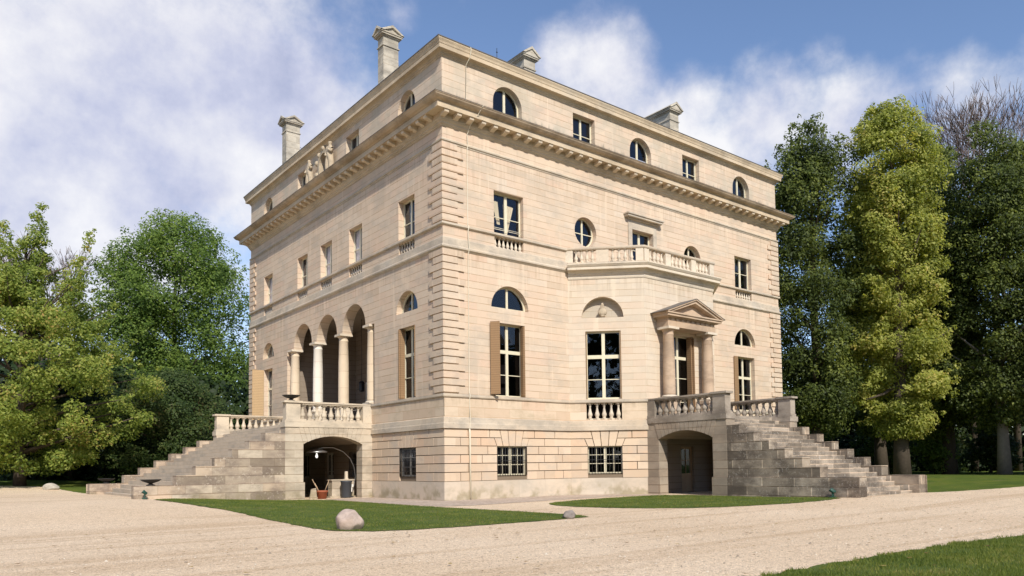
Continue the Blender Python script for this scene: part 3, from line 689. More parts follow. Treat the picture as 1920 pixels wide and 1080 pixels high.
# stone bust in the lunette niche, standing free on the niche floor
def skin_obj(name, verts, edges, radii, mat, parent=None, loc=(0, 0, 0), rot=0, sub=2):
    me = bpy.data.meshes.new(name); me.from_pydata(verts, edges, [])
    bm = bmesh.new(); bm.from_mesh(me); bm.verts.layers.skin.verify(); bm.to_mesh(me); bm.free()
    o = bpy.data.objects.new(name, me); COL.objects.link(o); me.materials.append(mat)
    for i, r in enumerate(radii):
        r = r if hasattr(r, '__len__') else (r, r)
        me.skin_vertices[0].data[i].radius = r
    me.skin_vertices[0].data[0].use_root = True
    m = o.modifiers.new('skin', 'SKIN'); m.use_smooth_shade = True
    s = o.modifiers.new('sub', 'SUBSURF'); s.levels = sub; s.render_levels = sub
    o.location = loc; o.rotation_euler = (0, 0, rot)
    if parent: o.parent = parent
    return o
b_loc = CT(1.77, 9.2, .16)
bust = skin_obj('bust', [(0, 0, .3), (0, 0, .18), (0, 0, .03), (0, 0, .5), (0, -.01, .66), (0, -.01, .82), (-.27, 0, .28), (.27, 0, .28), (0, -.11, .64)],
    [(0, 1), (1, 2), (0, 3), (3, 4), (4, 5), (0, 6), (0, 7), (4, 8)], [(.2, .14), (.11, .1), (.16, .14), (.08, .08), (.13, .15), (.1, .12), (.13, .11), (.13, .11), (.03, .03)], M['sculpt'], None, b_loc, -PI/4)
tag(bust, 'pale stone bust set in the half-round niche of the canted bay', 'bust')

# ------------------------------------------------------------------ columns and portico
def column(mb, c, z0, z1, r, half=None):
    x, y = c; H_ = z1-z0
    mb.lathe([(r*1.02, z0+.16), (r, z0+.24), (r*1.0, z0+.3*H_), (r*.96, z0+.6*H_), (r*.86, z1-.42), (r*.9, z1-.4), (r*.9, z1-.36), (r*.85, z1-.35), (r*.86, z1-.24), (r*1.1, z1-.14), (r*1.16, z1-.12)], (x, y, 0), 20)
def column_obj(name, c, z0, z1, r, mat, parent):
    mb = MB(); column(mb, c, z0, z1, r); o = mb.build(name, M[mat], parent)
    x, y = c; s = r*1.28
    mb = MB(); mb.box((x-s, y-s, z1-.12), (x+s, y+s, z1)); mb.build('capital', M['pale'], o)
    s = r*1.32; mb = MB(); mb.box((x-s, y-s, z0), (x+s, y+s, z0+.07)); mb.lathe([(r*1.28, z0+.07), (r*1.3, z0+.1), (r*1.22, z0+.14), (r*1.05, z0+.17)], (x, y, 0), 20); mb.build('column_base', M['pale'], o)
    return o
for i, y in enumerate((7.46, 11.0, 14.56, 18.12)):
    column_obj('loggia_column', (.24, y), 4.93, 9.17, .3, 'column_new' if i == 2 else 'column', villa)
    mb = MB(); yc = min(max(y, 7.56), 18.04); mb.box((-.1, yc-.4, 3.85), (.6, yc+.4, 4.925)); mb.build('column_pedestal', M['pale'], villa)
M['portico'] = stone('portico_stone', [(.44, .31, .205), (.52, .385, .27), (.47, .385, .3)], .95, 30, .4, line=.85, vline=1, vw=0, stain=(.27, .2, .145), stain_amt=.4, runs=.5)
port = MB()
# pedestals, entablature, pediment (front plane at y=-3.8)
port.box((11.36, -3.62, 8.66), (15.28, -2.78, 8.98)); port.box((11.4, -3.58, 8.98), (15.24, -2.78, 9.13))
port.box((11.28, -3.72, 9.13), (15.36, -2.78, 9.18)); port.box((11.1, -3.86, 9.18), (15.54, -2.78, 9.3)); port.box((11.04, -3.92, 9.3), (15.6, -2.78, 9.37))
Pp = lambda u, z, d: (u, d, z)
port.prism(Pp, [(11.35, 9.37), (15.3, 9.37), (13.32, 10.06)], -3.55, -2.78)
def raking(mb, s):
    a = (13.32+s*2.3, 9.37); b = (13.32, 10.18); t = .13
    mb.prism(Pp, [a, (a[0]-s*.36, 9.37), (13.32, 10.18-.15), b], -3.86, -2.78)
    a2 = (13.32+s*2.36, 9.385); mb.prism(Pp, [a2, (a2[0]-s*.17, 9.385), (13.32, 10.185), (13.32, 10.25)], -3.94, -2.78)
raking(port, -1); raking(port, 1)
portico = port.build('portico', M['portico'], villa)
for x in (11.72, 14.92):
    mb = MB(); mb.box((x-.42, -3.66, 3.85), (x+.42, -2.75, 4.93)); mb.box((x-.46, -3.7, 4.76), (x+.46, -2.75, 4.9)); mb.build('portico_pedestal', M['portico'], portico)
mb = MB()
for s in (-1, 1): mb.prism(Pp, [(13.32+s*2.42, 9.375), (13.32, 10.245), (13.32, 10.275), (13.32+s*2.42, 9.4)], -3.96, -2.76)
mb.build('portico_roof', M['lead'], portico)
mb = MB()
for x in np.linspace(11.7, 14.95, 9): mb.box((x-.1, -3.64, 8.985), (x+.1, -3.58, 9.12))
mb.build('portico_frieze', M['portico'], portico)
for x in (11.72, 14.92): column_obj('portico_column', (x, -3.3), 4.93, 8.66, .32, 'portico', portico)
# loggia room
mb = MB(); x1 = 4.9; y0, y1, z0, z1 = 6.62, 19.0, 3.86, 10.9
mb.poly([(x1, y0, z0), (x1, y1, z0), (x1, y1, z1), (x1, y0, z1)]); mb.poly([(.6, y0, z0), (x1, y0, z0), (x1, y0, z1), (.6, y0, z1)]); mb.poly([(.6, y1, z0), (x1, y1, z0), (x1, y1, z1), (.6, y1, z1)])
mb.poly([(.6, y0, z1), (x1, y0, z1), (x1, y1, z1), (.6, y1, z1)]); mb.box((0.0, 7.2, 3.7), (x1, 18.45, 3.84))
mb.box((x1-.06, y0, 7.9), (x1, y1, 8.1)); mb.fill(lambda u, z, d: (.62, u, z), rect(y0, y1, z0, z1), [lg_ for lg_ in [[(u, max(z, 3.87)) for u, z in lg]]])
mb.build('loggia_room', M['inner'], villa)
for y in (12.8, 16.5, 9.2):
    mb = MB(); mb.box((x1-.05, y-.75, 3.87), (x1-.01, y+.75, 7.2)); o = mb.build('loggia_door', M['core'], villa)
    mb = MB(); mb.box((x1-.1, y-.85, 3.87), (x1-.0, y-.74, 7.3)); mb.box((x1-.1, y+.74, 3.87), (x1-.0, y+.85, 7.3)); mb.box((x1-.1, y-.74, 7.2), (x1-.0, y+.74, 7.3)); mb.build('door_frame', M['white'], o)
mb = MB(); lx, ly = 3.0, 14.3
mb.lathe([(.02, .0), (.16, .04), (.2, .12), (.17, .5), (.22, .54), (.1, .68), (.03, .72)], (lx, ly, 6.3), 6, smooth=False); mb.tube([(lx, ly, 7.0), (lx, ly, 10.9)], .015); mb.build('hanging_lantern', M['iron'], villa)

# ------------------------------------------------------------------ chimneys, cable, antenna
def chimney(x, y, wx, wy, z0, zt):
    mb = MB(); mb.box((x-wx/2, y-wy/2, z0), (x+wx/2, y+wy/2, zt-.62))
    o = mb.build('chimney', M['chim'], villa)
    mb = MB(); mb.box((x-wx/2-.05, y-wy/2-.05, zt-1.15), (x+wx/2+.05, y+wy/2+.05, zt-1.09))
    for t, a, b in ((.06, .62, .55), (.16, .55, .47), (.2, .47, .4)): mb.box((x-wx/2-t, y-wy/2-t, zt-a), (x+wx/2+t, y+wy/2+t, zt-b))
    ex, ey = wx/2+.2, wy/2+.2
    if wy > 1.2:   # long slab: one ridge running back, gable to the front
        mb.prism(lambda u, z, d: (u, d, z), [(x-ex, zt-.4), (x+ex, zt-.4), (x, zt)], y-ey, y+ey)
        mb.prism(lambda u, z, d: (u, d, z), [(x-ex-.06, zt-.4), (x+ex+.06, zt-.4), (x, zt+.08)], y-ey+.16, y+ey)
        for s in (-1, 1): mb.prism(lambda u, z, d: (u, d, z), [(x+s*(ex+.06), zt-.4), (x+s*(ex-.1), zt-.4), (x, zt-.07), (x, zt+.08)], y-ey-.06, y-ey+.16)
    else:
        r0, r1 = (x, y-ey), (x, y+ey)
        mb.prism(lambda u, z, d: (u, d, z), [(x-ex, zt-.4), (x+ex, zt-.4), (x, zt-.06)], y-ey+.05, y+ey-.05)
        mb.prism(lambda u, z, d: (d, u, z), [(y-ey, zt-.4), (y+ey, zt-.4), (y, zt-.06)], x-ex+.05, x+ex-.05)
        for s in (-1, 1):
            for e_ in (-1, 1):
                mb.prism(lambda u, z, d: (u, d, z), [(x+s*(ex+.05), zt-.4), (x+s*(ex-.14), zt-.4), (x, zt-.14), (x, zt)], y+e_*(ey+.05), y+e_*(ey-.1))
                mb.prism(lambda u, z, d: (d, u, z), [(y+s*(ey+.05), zt-.4), (y+s*(ey-.14), zt-.4), (y, zt-.14), (y, zt)], x+e_*(ex+.05), x+e_*(ex-.1))
    mb.build('chimney_cap', M['chim'], o); return o
CH = [chimney(1.05, 7.1, .92, .62, 21.4, 25.66), chimney(1.0, 20.9, .95, .75, 21.4, 25.75), chimney(7.75, 4.6, .78, 3.2, 21.4, 25.05), chimney(19.55, 4.3, .85, 3.6, 21.4, 25.2)]
mb = MB(); mb.tube([(1.45, 6.9, 23.9), (3.6, 7.6, 22.0)], .014); mb.build('guy_wire', M['iron'], CH[0]); mb = MB(); mb.tube([(1.4, 20.7, 23.9), (3.6, 20.2, 22.0)], .014); mb.build('guy_wire', M['iron'], CH[1])
mb = MB(); mb.tube([(5.9, 3.6, 22), (5.9, 3.6, 24.75)], .016); mb.box((5.86, 3.57, 24.5), (5.94, 3.63, 24.53)); mb.build('antenna', M['iron'], villa)
mb = MB(); cx_ = 1.36
pts = [(cx_, -.43, 21.42), (cx_, -.46, 21.3), (cx_, -.36, 20.96), (cx_-.03, -.06, 20.7), (cx_-.05, -.03, 18.6), (cx_+.2, -.3, 18.52), (cx_+.3, -.98, 18.46), (cx_+.2, -.7, 18.1), (cx_+.05, -.25, 17.7), (cx_, -.06, 17.3), (cx_, -.12, 16.8), (cx_, -.04, 16.5), (cx_, -.04, 12.95), (cx_, -.13, 12.85), (cx_, -.06, 12.6), (cx_, -.15, 11.75), (cx_, -.04, 11.5), (cx_, -.04, 5.0), (cx_, -.12, 4.85), (cx_, -.05, 4.6), (cx_, -.12, 3.6), (cx_, -.05, 3.2), (cx_, -.03, .95), (cx_, -.08, .8), (cx_, -.08, .1)]
mb.tube(pts, .018, 5); mb.tube([(cx_, -.04, 3.3), (cx_, -.06, 3.1), (cx_, -.09, .05)], .04, 6); mb.build('lightning_cable', M['cable'], villa)

# ------------------------------------------------------------------ the two flights of garden stairs
M['perron_pale'] = stone('perron_pale_stone', [(.47, .39, .295), (.54, .46, .355), (.47, .42, .345), (.49, .385, .28)], .4, 1.4, .87, line=.5, linew=.03, vline=.9, stain=(.28, .235, .18), stain_amt=.5, moss=.5, tint=.6, plain=.5)
M['perron_brown'] = stone('perron_brown_stone', [(.3, .245, .185), (.37, .305, .235), (.31, .27, .22), (.33, .255, .185)], .4, 1.4, .87, line=.5, linew=.03, vline=1.2, stain=(.22, .18, .14), stain_amt=.35, tint=.6, plain=.7)
M['rail_warm'] = stone('rail_stone_warm', [(.55, .46, .35), (.6, .51, .39), (.5, .44, .36)], stain=(.3, .26, .21), stain_amt=.35, speck=(.2, .18, .15), speck_amt=.3)
M['rail_dark'] = stone('rail_stone_dark', [(.33, .28, .225), (.41, .35, .285), (.35, .31, .26)], stain=(.15, .125, .1), stain_amt=.6, speck=(.56, .52, .45), speck_amt=.3)
BAL_L = baluster_mesh(.78, .145, 'rail_warm'); BAL_R = baluster_mesh(.78, .145, 'rail_dark')

def staircase(Q, W, a0, a1, wp, mats, label, loc, nb):
    root = empty('garden_staircase', loc, label, 'staircase')
    inv = Matrix.Translation(-Vector(loc))
    def fin(mb, name, mat, parent=root):
        o = mb.build(name, M[mat], parent)
        if parent is root: o.matrix_parent_inverse = inv
        return o
    mw, mplate, mstep, mrail, mbal = mats
    T = .65
    na = 14; mid = (a0+a1)/2; hw = (a1-a0)/2; rise = .4; R = (hw*hw+rise*rise)/(2*rise); zc = 3.17-R
    A = [(mid+R*math.sin(t), zc+R*math.cos(t)) for t in np.linspace(-math.asin(hw/R), math.asin(hw/R), na+1)]
    plate = [(0, -.4), (a0, -.4)]+A+[(a1, -.4), (wp, -.4), (wp, 3.7), (0, 3.7)]
    side = [(wp, -.4), (11.25, -.4), (11.25, .88), (9.58, .88), (9.58, 1.32), (8.77, 1.32), (8.77, 1.72), (7.95, 1.72), (7.95, 2.12), (7.17, 2.12), (7.17, 2.51), (6.39, 2.51), (6.39, 2.9), (5.62, 2.9), (5.62, 3.29), (wp, 3.29)]
    for u0, u1, s in ((0, T, -1), (W-T, W, 1)):
        P = lambda w, z, d: Q(d, w, z)
        mb = MB(); mb.prism(P, plate, u0, u1)
        # voussoirs standing slightly proud of the arch face
        uf = u0 if s < 0 else u1
        for k in range(na):
            (w0, z0), (w1, z1) = A[k], A[k+1]
            e0 = mid+(w0-mid)*1.16; e1 = mid+(w1-mid)*1.16
            mb.prism(P, [(w0+.012, z0-.004), (w1-.012, z1-.004), (e1-.012, 3.6), (e0+.012, 3.6)], uf, uf+s*.022)
        for wa, wb in ((0, a0+.06), (a1-.06, wp)): mb.box(Q(uf, wa, -.3), Q(uf+s*.05, wb, .87))
        fin(mb, 'arch_wall', mplate)
        mb = MB(); mb.prism(P, side, u0+.01, u1-.01)
        mb.box(Q(uf, wp, -.4), Q(uf+s*.05, 11.3, .86))
        fin(mb, 'side_wall', mw)
    mb = MB()
    for k in range(na): mb.poly([Q(T, A[k][0], A[k][1]+.04), Q(W-T, A[k][0], A[k][1]+.04), Q(W-T, A[k+1][0], A[k+1][1]+.04), Q(T, A[k+1][0], A[k+1][1]+.04)])
    mb.poly([Q(T, a1+.03, 0), Q(W-T, a1+.03, 0), Q(W-T, a1+.03, 2.9), Q(T, a1+.03, 2.9)])
    fin(mb, 'vault', 'vault')
    mb = MB()
    for u0, u1, w1 in ((-.05, T+.015, wp+.04), (T+.015, W-T-.015, 3.9), (W-T-.015, W+.05, wp+.04)): mb.box(Q(u0, 0.0, 3.6), Q(u1, w1, 3.86))
    fin(mb, 'landing', mrail)
    rz = 3.86/19; run = .39
    for n in range(1, 19):
        f = 10.92-(n-1)*run
        mb = MB(); mb.box(Q(T-.02, f-run-.05, rz*n-(.62 if n > 2 else .4+.2*n)), Q(W-T+.02, f+.02, rz*n)); fin(mb, 'step', mstep)
    for u0, u1 in ((0.06, .42), (W-.42, W-.06)):
        um = (u0+u1)/2
        mb = MB(); mb.box(Q(u0-.02, 0, 3.86), Q(u1+.02, wp-.0, 3.95)); mb.box(Q(u0, 0, 4.73), Q(u1, wp-.5, 4.8)); mb.box(Q(u0-.05, 0, 4.8), Q(u1+.05, wp+.02, 4.88))
        b = fin(mb, 'balustrade', mrail)
        for w0, w1 in ((.0, .5), (wp-.78, wp-.06)):
            mb = MB(); mb.box(Q(u0-.03, w0, 3.9), Q(u1+.03, w1, 4.8)); mb.box(Q(u0-.06, max(w0-.02, 0), 3.87), Q(u1+.06, w1+.03, 4.0)); mb.build('pier', M[mrail], b)
        mb = MB(); mb.box(Q(u0-.1, wp-.86, 4.8), Q(u1+.1, wp+.06, 4.9)); mb.build('pier_cap', M[mrail], b)
        for k in range(nb):
            c = link_mesh('baluster', mbal, b); c.location = Q(um, .5+(wp-.78-.5)*(k+.5)/nb, 3.95)
    return root
M['vault'] = M['inner']
QL = lambda u, w, z: (-w, 7.05+u, z)
QR = lambda u, w, z: (10.5+u, -2.8-w, z)
staircase(QL, 11.5, .57, 3.74, 4.66, ('stair_warm', 'perron_pale', 'step_warm', 'rail_warm', BAL_L), 'broad pale stone staircase rising to the columned loggia on the shaded side', (-5.5, 12.8, 0), 9)
staircase(QR, 5.9, .76, 4.12, 4.93, ('stair_dark', 'perron_brown', 'step_dark', 'rail_dark', BAL_R), 'dark weathered stone staircase rising to the pedimented door of the bay', (13.45, -8.6, 0), 9)

# ------------------------------------------------------------------ small things
def bowl(loc, label):
    mb = MB(); mb.lathe([(.17, 0), (.19, .03), (.12, .06), (.07, .09), (.13, .12), (.33, .19), (.42, .26), (.44, .28), (.41, .28), (.3, .21), (.05, .15)], seg=24)
    o = mb.build('planter_bowl', M['bowl'], None, loc); tag(o, label, 'planter bowl', 'black dishes on the pale stairs'); return o
bowl((-4.27, 7.3, 4.9), 'black metal dish planter on the balustrade pier beside the loggia columns')
bowl((-10.55, 7.38, .88), 'black metal dish planter on the low near end wall of the pale staircase')
bowl((-10.4, 18.2, .88), 'black metal dish planter on the low far end wall of the pale staircase')
def boulder(name, loc, dims, mat, seed, label, cuts=7, sub=4):
    bm = bmesh.new(); bmesh.ops.create_icosphere(bm, subdivisions=sub, radius=1); r = random.Random(seed)
    pl = [(Vector((r.uniform(-1, 1), r.uniform(-1, 1), r.uniform(-.7, 1))).normalized(), r.uniform(.68, .9)) for _ in range(cuts)]
    for v in bm.verts:
        p = v.co.copy()
        for n, d in pl:
            e = p.dot(n)-d
            if e > 0: p -= n*e*.8
        p *= 1+.025*math.sin(7*p.x+seed)+.02*math.sin(9*p.y+5*p.z)
        v.co = p
    for v in bm.verts: v.co = Vector((v.co.x*dims[0]/1.7, v.co.y*dims[1]/1.7, (v.co.z+.62)*dims[2]/1.5))
    me = bpy.data.meshes.new(name); bm.to_mesh(me); bm.free(); me.materials.append(M[mat])
    for f in me.polygons: f.use_smooth = True
    o = link_mesh(name, me, None, loc); return tag(o, label, 'stone')
boulder('boulder', (-10.25, -11.75, -.02), (.62, .58, .49), 'boulder', 3, 'large pinkish boulder at the rounded corner of the lawn', 6)
boulder('stone', (-4.15, -13.1, -.01), (.36, .3, .24), 'rock_dark', 11, 'small dark stone at the pointed tip of the lawn')
boulder('stone', (-12.0, 26.3, terrain(-12, 26.3)-.03), (.8, .5, .42), 'rock_grey', 5, 'pale grey stone on the far gravel edge under the maple')
def spot(loc, rz, label):
    root = empty('garden_spotlight', loc, label, 'spotlight', 'green spotlights on the ground'); root.rotation_euler = (0, 0, rz)
    mb = MB(); mb.box((-.16, -.1, 0), (.16, .1, .05)); mb.box((-.14, -.02, .05), (-.1, .02, .22)); mb.box((.1, -.02, .05), (.14, .02, .22)); mb.build('base', M['green_metal'], root)
    for x in (-.12, .12):
        mb = MB(); mb.lathe([(.04, -.1), (.06, -.08), (.07, .06), (.085, .1)], (0, 0, 0), 10); o = mb.build('lamp_head', M['green_metal'], root); o.location = (x, 0, .27); o.rotation_euler = (-.9, 0, 0)
spot((10.2, -13.1, terrain(10.2, -13.1)), .3, 'green twin spotlight against the dark staircase end wall at the lawn')
spot((16.9, -13.6, terrain(16.9, -13.6)), 0, 'green twin spotlight beyond the far end wall of the dark staircase')
spot((-10.95, 6.6, terrain(-10.95, 6.6)+.01), 1.3, 'green twin spotlight against the pale staircase end wall')
# under the left arch
t = empty('stone_block', (-1.05, 8.55, 0), 'pale stone block under the arch of the pale staircase', 'stone block')
mb = MB(); mb.box((-.62, -.25, .08), (.62, .25, .88)); mb.build('block', M['perron_pale'], t); mb = MB(); mb.box((-.75, -.33, 0), (.7, .3, .08)); mb.build('base_slab', M['perron_pale'], t); mb = MB(); mb.box((-.66, -.28, .88), (.66, .28, .95)); mb.build('top_slab', M['perron_pale'], t)
mb = MB(); mb.box((-.07, -.06, 0), (.07, .06, .42)); mb.box((-.09, -.08, 0), (.09, .08, .05)); tag(mb.build('stone_post', M['pale'], None, (-.75, 8.58, .95)), 'short pale post standing on the stone block under the arch', 'post')
t = empty('waste_bin', (-1.12, 7.78, 0), 'dark grey round bin in front of the stone block under the arch', 'bin')
mb = MB(); mb.lathe([(.24, 0), (.25, .03), (.28, .8), (.3, .82), (.3, .86), (.27, .88)], seg=24); mb.build('body', M['bin'], t); mb = MB(); mb.box((.2, -.16, .3), (.26, -.02, .62)); mb.box((.22, -.2, .55), (.3, -.1, .7)); mb.build('label_plate', M['white'], t)
t = empty('arc_lamp', (-.75, 8.1, 0), 'arched floor lamp with a wide shade under the staircase arch', 'lamp')
pts = [(.0, 0, .04), (.22, 0, .6), (.3, 0, 1.1), (.22, 0, 1.6), (0, 0, 2.05), (-.4, 0, 2.42), (-.95, 0, 2.62), (-1.5, 0, 2.62), (-1.85, 0, 2.52)]
mb = MB(); mb.tube(pts, .018, 8); mb.build('arm', M['steel'], t)
mb = MB(); mb.lathe([(.18, 0), (.18, .05), (.03, .06)], seg=20); mb.build('base', M['bin'], t)
mb = MB(); mb.lathe([(.55, 2.36), (.5, 2.42), (.3, 2.5), (.04, 2.54)], (-1.85, 0, 0), 24); mb.build('lamp_shade', M['steel'], t)
N_ = NT('lamp_bulb'); e_ = N_.n('ShaderNodeEmission'); e_.inputs[0].default_value = (1, .95, .85, 1); e_.inputs[1].default_value = 1.3; N_.L(e_.outputs[0], N_.out.inputs[0])
mb = MB(); mb.lathe([(.02, 2.08), (.06, 2.12), (.07, 2.18), (.04, 2.27), (.03, 2.34)], (-1.85, 0, 0), 12); mb.build('bulb', N_.m, t)
t = empty('flower_pot', (-2.55, 7.55, 0), 'terracotta pot with wooden stakes under the staircase arch', 'pot')
mb = MB(); mb.lathe([(.2, 0), (.27, .34), (.3, .35), (.3, .42), (.27, .42), (.24, .3)], seg=20); mb.build('pot', M['terracotta'], t)
mb = MB(); [mb.tube([(x*.3, y*.3, .3), (x, y, z)], .018, 5) for x, y, z in ((-.5, .05, 1.0), (.3, -.1, .85), (.42, .1, .95), (-.3, .2, .8))]; mb.build('stakes', M['wood'], t)
mb = MB(); mb.prism(lambda u, z, d: (u, d, z), [(-.18, 0), (.2, 0), (.14, .55), (-.1, .5)], -.05, .05); tag(mb.build('stone_slab', M['perron_pale'], None, (-3.05, 7.5, 0)), 'pale stone slab standing beside the terracotta pot', 'stone slab')
# sculpture group on the cornice
t = empty('sculpture_group', (-.2, 12.8, 18.5), 'carved stone figures flanking an arched niche on the main cornice', 'sculpture')
inv = Matrix.Translation(-Vector(t.location))
def figure(y, h, s, lean):
    k = h/1.75
    V = [(0, 0, 1.0), (0, 0, 1.3), (0, lean*.03, 1.5), (0, lean*.05, 1.62), (-.02, lean*.06, 1.72), (0, .22, 1.36), (-.08, .3*1, 1.1), (-.2, .12+.1*s, .98), (0, -.22, 1.36), (-.06, -.3, 1.12), (-.16, -.22-.1*s, 1.3), (0, .1, .95), (-.06, .12, .5), (-.02, .13, .03), (0, -.1, .95), (.03, -.12, .5), (0, -.13, .03), (-.1, .14, .02), (-.09, -.14, .02)]
    E = [(0, 1), (1, 2), (2, 3), (3, 4), (1, 5), (5, 6), (6, 7), (1, 8), (8, 9), (9, 10), (0, 11), (11, 12), (12, 13), (0, 14), (14, 15), (15, 16), (13, 17), (16, 18)]
    R = [(.17, .15), (.19, .15), .07, (.11, .12), (.1, .11), .09, .075, .055, .09, .075, .055, .16, .15, .13, .16, .15, .14, .07, .07]
    o = skin_obj('figure', [(x*k, yy*k, z*k) for x, yy, z in V], E, [(r*k, r*k) if not hasattr(r, '__len__') else (r[0]*k, r[1]*k) for r in R], M['sculpt'], None, (0, 0, 0), 0, 2)
    o.parent = t; o.location = (-.12, y-12.8, .05); return o
figure(14.55, 1.9, 1, 1); figure(11.65, 2.05, -1, -1)
mb = MB()
for a_, b_ in ((.55, .75),):
    pts = [(c_*1.0) for c_ in range(13)]
    out = [(12.85+.78*math.cos(PI*k/12), 19.75+.78*math.sin(PI*k/12)) for k in range(13)]; inn = [(12.85+.55*math.cos(PI*k/12), 19.75+.55*math.sin(PI*k/12)) for k in range(13)]
    for k in range(12): mb.prism(LF, [out[k], out[k+1], inn[k+1], inn[k]], -.22, .02)
    mb.prism(LF, rect(12.1, 12.32, 18.5, 19.75), -.22, .02); mb.prism(LF, rect(13.38, 13.6, 18.5, 19.75), -.22, .02)
for y, z, r in ((12.85, 20.6, .16), (13.45, 20.35, .16), (12.2, 20.35, .16), (13.75, 19.95, .18), (11.98, 19.9, .16), (13.7, 19.2, .2), (12.05, 19.2, .2)):
    mb.lathe([(.05, -r), (r*.8, -r*.6), (r, 0), (r*.75, r*.65), (.04, r)], (-.16, y, z), 10)
o = mb.build('niche_frame', M['sculpt'], t); o.matrix_parent_inverse = inv
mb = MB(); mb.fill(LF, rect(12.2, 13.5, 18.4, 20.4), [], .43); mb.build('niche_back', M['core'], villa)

# ------------------------------------------------------------------ ground
def axis(lo, hi, near, far, step):
    a = list(np.arange(near[0], near[1]+.01, step)); x = near[1]; d = step
    while x < hi: d *= 1.5; x += d; a.append(x)
    x = near[0]; d = step
    while x > lo: d *= 1.5; x -= d; a.insert(0, x)
    return a
xs = axis(-700, 900, (-60, 80), 0, 2.0); ys = axis(-400, 1100, (-40, 80), 0, 2.0)
V = np.array([(x, y, terrain(x, y)-.03) for y in ys for x in xs]); nx = len(xs)
F = np.array([(j*nx+i, j*nx+i+1, (j+1)*nx+i+1, (j+1)*nx+i) for j in range(len(ys)-1) for i in range(nx-1)])
me = npmesh('ground', V, F, M['meadow'], 4); me.polygons.foreach_set('use_smooth', [True]*len(F)); tag(link_mesh('ground', me), kind='structure')
def inside(poly, x, y):
    c = False; n = len(poly)
    for i in range(n):
        x1, y1 = poly[i]; x2, y2 = poly[i-1]
        if (y1 > y) != (y2 > y) and x < (x2-x1)*(y-y1)/(y2-y1)+x1: c = not c
    return c
def subdiv(poly, d, jit=0, seed=0):
    r = random.Random(seed); out = []; n = len(poly)
    for i in range(n):
        a = Vector(poly[i]); b = Vector(poly[(i+1) % n]); k = max(1, int((b-a).length/d)); nn = Vector((-(b-a).y, (b-a).x)).normalized()
        for j in range(k): out.append(tuple(a+(b-a)*j/k+nn*r.uniform(-jit, jit)))
    return out
def smooth_poly(p, it=2):
    for _ in range(it):
        q = []
        for i in range(len(p)):
            a = Vector(p[i]); b = Vector(p[(i+1) % len(p)]); q += [tuple(a*.75+b*.25), tuple(a*.25+b*.75)]
        p = q
    return p
def sheet(name, poly, mat, dz, grid=2.0):
    bx = [p[0] for p in poly]; by = [p[1] for p in poly]; pts = [Vector(p) for p in poly]; n = len(pts)
    for x in np.arange(min(bx)+grid*.5, max(bx), grid):
        for y in np.arange(min(by)+grid*.5, max(by), grid):
            if inside(poly, x, y): pts.append(Vector((x, y)))
    vs, es, fs, *_ = delaunay_2d_cdt(pts, [(i, (i+1) % n) for i in range(n)], [], 0, 1e-5)
    mb = MB(); vv = [(v.x, v.y, terrain(v.x, v.y)+dz) for v in vs]
    ff = [f for f in fs if inside(poly, sum(vs[i].x for i in f)/len(f), sum(vs[i].y for i in f)/len(f))]
    mb.raw(vv, ff, 0, True); return tag(mb.build(name, M[mat]), kind='structure')
drive = [(-90, -23.4), (-30, -23.5), (-9.8, -23.5), (-5, -23.55), (0, -23.9), (8, -24.6), (20, -25.4), (90, -30), (90, -18), (40, -15.4), (25.9, -14.9), (18, -14.7), (16.3, -14.2), (16.6, -2), (28, -1.5), (28.5, 29), (-2, 30), (-11.0, 19), (-11.3, 24), (-11.6, 28), (-12.3, 30.1), (-13.4, 31.3), (-16, 33), (-24, 36), (-50, 40), (-90, 42)]
sheet('gravel_drive', subdiv(drive, .5, .06, 2), 'gravel', -.006, 1.5)
LAWN_L = smooth_poly([(-10.9, 6.9), (-10.75, 1.1), (-10.2, -3), (-10.45, -7.5), (-10.75, -10.3), (-10.75, -12.0), (-9.9, -13.0), (-7.3, -13.3), (-4.4, -13.2), (-3.0, -13.0), (-2.95, -9.9), (-3.2, -5.7), (-3.15, .9), (-2.95, 6.9), (-6, 7.0)], 1)
LAWN_R = smooth_poly([(.2, -7.2), (1.4, -5.6), (4.1, -4.7), (7.6, -4.2), (10.45, -4.6), (10.45, -9), (10.42, -13.6), (8.5, -13.75), (5.5, -13.5), (2.4, -13.0), (.6, -11.2), (.1, -8.9)], 1)
LAWN_N = [(-30, -23.5), (-12, -23.42), (-9.8, -23.42), (-5, -23.5), (0, -23.9), (8, -24.6), (20, -25.5), (20, -40), (-30, -40)]
sheet('lawn', subdiv(LAWN_L, .25, .05, 3), 'turf', .008, 1.2); sheet('lawn', subdiv(LAWN_R, .25, .05, 4), 'turf', .008, 1.2); sheet('lawn', subdiv(LAWN_N, .3, .09, 5), 'turf', .008, 1.5)
sheet('paved_path', [(-2.7, 6.8), (-2.95, 1), (-2.9, -4.2), (-1.6, -4.6), (.2, -4.3), (4, -3.8), (7.5, -3.4), (10.4, -4.2), (10.4, -2.85), (7.75, -.05), (-.05, -.05), (-.05, 6.8)], 'pave', .002, 1.0)
